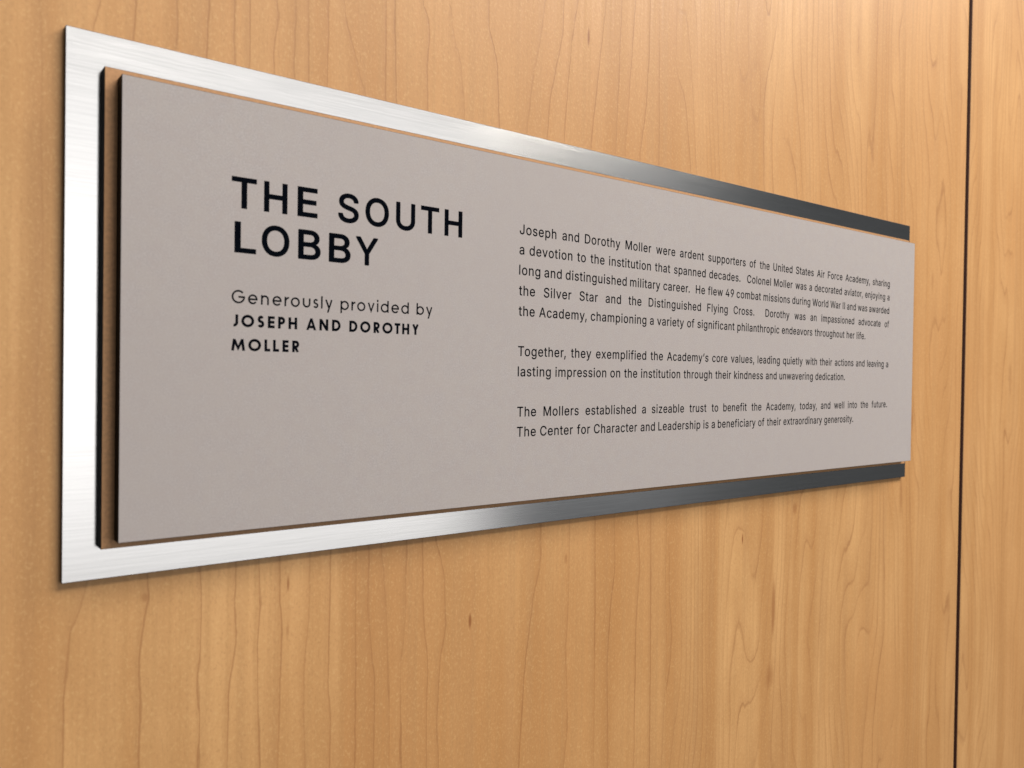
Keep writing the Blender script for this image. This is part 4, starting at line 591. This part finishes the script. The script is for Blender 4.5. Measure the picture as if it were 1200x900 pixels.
def geo(c, w, t, XH=.74):
    h = t / 2; R = w - h; l = lambda *p: (list(p), False)
    circ = lambda x0, x1, y0, y1: (arc((x0 + x1) / 2, (y0 + y1) / 2, (x1 - x0) / 2, (y1 - y0) / 2, 0, 360, 44)[:-1], True)
    o = .012
    if c == 'G': return [(arc(w / 2, .5, w / 2 - h, .5 - h + o, 42, 360) , False), l((w - h * .2, .5 - h * .2), (w * .50, .5 - h * .2))]
    if c == 'O': return [circ(h, R, h - o, 1 - h + o)]
    if c == 'o': return [circ(h, R, h - o, XH - h + o)]
    if c == 'e': return [(arc(w / 2, XH / 2, w / 2 - h, XH / 2 - h + o, 0, 322), False), l((h, XH / 2), (w, XH / 2))]
    if c == 'n': r = (w - t) / 2; return [l((h, 0), (h, XH)), (arc(w / 2, XH - r * 1.05 - h, r, r * 1.05, 180, 0) + [(R, 0)], False)]
    if c == 'u': r = (w - t) / 2; return [([(h, XH)] + arc(w / 2, r * 1.05 + h, r, r * 1.05, 180, 360) + [(R, XH)], False)]
    if c == 'r': return [l((h, 0), (h, XH)), (arc(w * .98, XH - w * .95 - h, w * .98 - h, w * .95, 180, 88), False)]
    if c == 's': return S_curve(w, XH, t)
    if c == 'S': return S_curve(w, 1, t)
    if c == 'l': return [l((w / 2, 0), (w / 2, 1))]
    if c == 'i': return [l((w / 2, 0), (w / 2, XH)), l((w / 2, .93 - t * .6), (w / 2, .93 + t * .8))]
    if c == 'v': return [l((h, XH), (w / 2, h * .6), (R, XH))]
    if c == 'y': return [l((R, XH), (w * .36, -.30)), l((h, XH), (w * .54, .05))]
    if c in 'pdb':
        s = h if c in 'pb' else R
        return [circ(h, R, h - o, XH - h + o), l((s, -.28), (s, XH)) if c == 'p' else l((s, 0), (s, 1))]
    if c == 'J': return [([(R, 1)] + arc(R - w * .40, w * .40 + h, w * .40, w * .40, 0, -100), False)]
    if c == 'E': return [l((h, 0), (h, 1)), l((t, 1 - h), (w, 1 - h)), l((t, .5), (w * .96, .5)), l((t, h), (w, h))]
    if c == 'L': return [l((h, 0), (h, 1)), l((t, h), (w, h))]
    if c == 'H': return [l((h, 0), (h, 1)), l((R, 0), (R, 1)), l((t, .5), (w - t, .5))]
    if c == 'T': return [l((0, 1 - h), (w, 1 - h)), l((w / 2, 0), (w / 2, 1 - t))]
    if c == 'N': return [l((h, 0), (h, 1)), l((R, 0), (R, 1)), l((h * 1.15, .93), (w - h * 1.15, .07))]
    if c == 'A': return [l((h * 1.02, -.05), (w / 2 + .01, 1.06)), l((w - h * 1.02, -.05), (w / 2 - .01, 1.06)), l((w * .24, .26), (w * .76, .26))]
    if c == 'M': return [l((h, 0), (w * .22, .96)), l((w * .22, .90), (w / 2, .12), (w * .78, .90)), l((w * .78, .96), (R, 0))]
    if c == 'Y': return [l((h * 1.0, 1), (w / 2, .46)), l((w - h * 1.0, 1), (w / 2, .46)), l((w / 2, 0), (w / 2, .50))]
    if c in 'PR':
        r = .27 - h / 2; cy = 1 - h - r
        out = [l((h, 0), (h, 1)), ([(t, 1 - h), (R - r, 1 - h)] + arc(R - r, cy, r, r, 90, -90)[1:] + [(t, 1 - h - 2 * r)], False)]
        if c == 'R': out.append(l((w * .42, 1 - h - 2 * r), (w - h * 1.1, 0)))
        return out
    if c == 'D': return [l((h, 0), (h, 1)), ([(t, 1 - h)] + arc(w * .42, .5, w * .58 - h, .5 - h, 90, -90) + [(t, h)], False)]
def geo_line(items, base, cap, t, label):
    pcs = []; q = 0
    for c, a, b in items:
        w = (b - a) / cap
        if c in 'li': a = (a + b) / 2 - cap * t / 2; w = t
        for pts, closed in geo(c, w, t):
            v, f = ribbon(pts, t, closed)
            z0 = .00001; z1 = TH + .000004 * (q % 4); q += 1
            n = len(v)
            if c.isupper(): v = [(x, min(1.012, max(-.012, y))) for x, y in v]
            vv = [(a / 1000 + x * cap / 1000, base + y * cap / 1000, z) for z in (z1, z0) for x, y in v]
            ff = list(f) + [tuple(reversed([i + n for i in g])) for g in f]
            cnt = {}
            for g in f:
                for i, j in zip(g, g[1:] + g[:1]):
                    cnt[(i, j)] = 1
            for (i, j) in cnt:
                if (j, i) not in cnt: ff.append((j, i, i + n, j + n))
            pcs.append((np.array(vv), ff))
    return lettering(pcs, label)
geo_line([('G', 56.02, 61.26), ('e', 62.45, 66.24), ('n', 67.66, 70.82), ('e', 72.34, 76.1), ('r', 77.34, 79.21), ('o', 79.99, 83.81),
          ('u', 85.12, 88.41), ('s', 89.67, 91.87), ('l', 93.14, 93.75), ('y', 94.95, 98.19),
          ('p', 101.88, 105.71), ('r', 106.92, 108.73), ('o', 109.6, 113.45), ('v', 114.64, 117.84), ('i', 119.01, 119.77), ('d', 120.9, 124.76),
          ('e', 126.14, 129.93), ('d', 131.1, 134.91), ('b', 138.91, 142.77), ('y', 143.89, 147.18)],
         .10385, 5.1, .130, 'light geometric text line under the heading')
geo_line([('J', 55.93, 58.63), ('O', 59.9, 64.96), ('S', 66.34, 69.03), ('E', 70.54, 73.32), ('P', 74.77, 77.67), ('H', 79.11, 82.77),
          ('A', 86.71, 91.08), ('N', 92.51, 96.42), ('D', 98.12, 101.99), ('D', 106.04, 109.8), ('O', 111.15, 116.0), ('R', 117.56, 120.48),
          ('O', 121.83, 126.82), ('T', 127.88, 130.66), ('H', 131.69, 135.27), ('Y', 136.79, 140.15)],
         .09475, 4.72, .225, 'bold capitals under the light line, first row')
geo_line([('M', 56.02, 61.45), ('O', 62.74, 67.82), ('L', 69.25, 71.59), ('L', 72.77, 75.23), ('E', 76.69, 79.22), ('R', 80.79, 83.75)],
         .08540, 4.72, .225, 'bold capitals, second row')
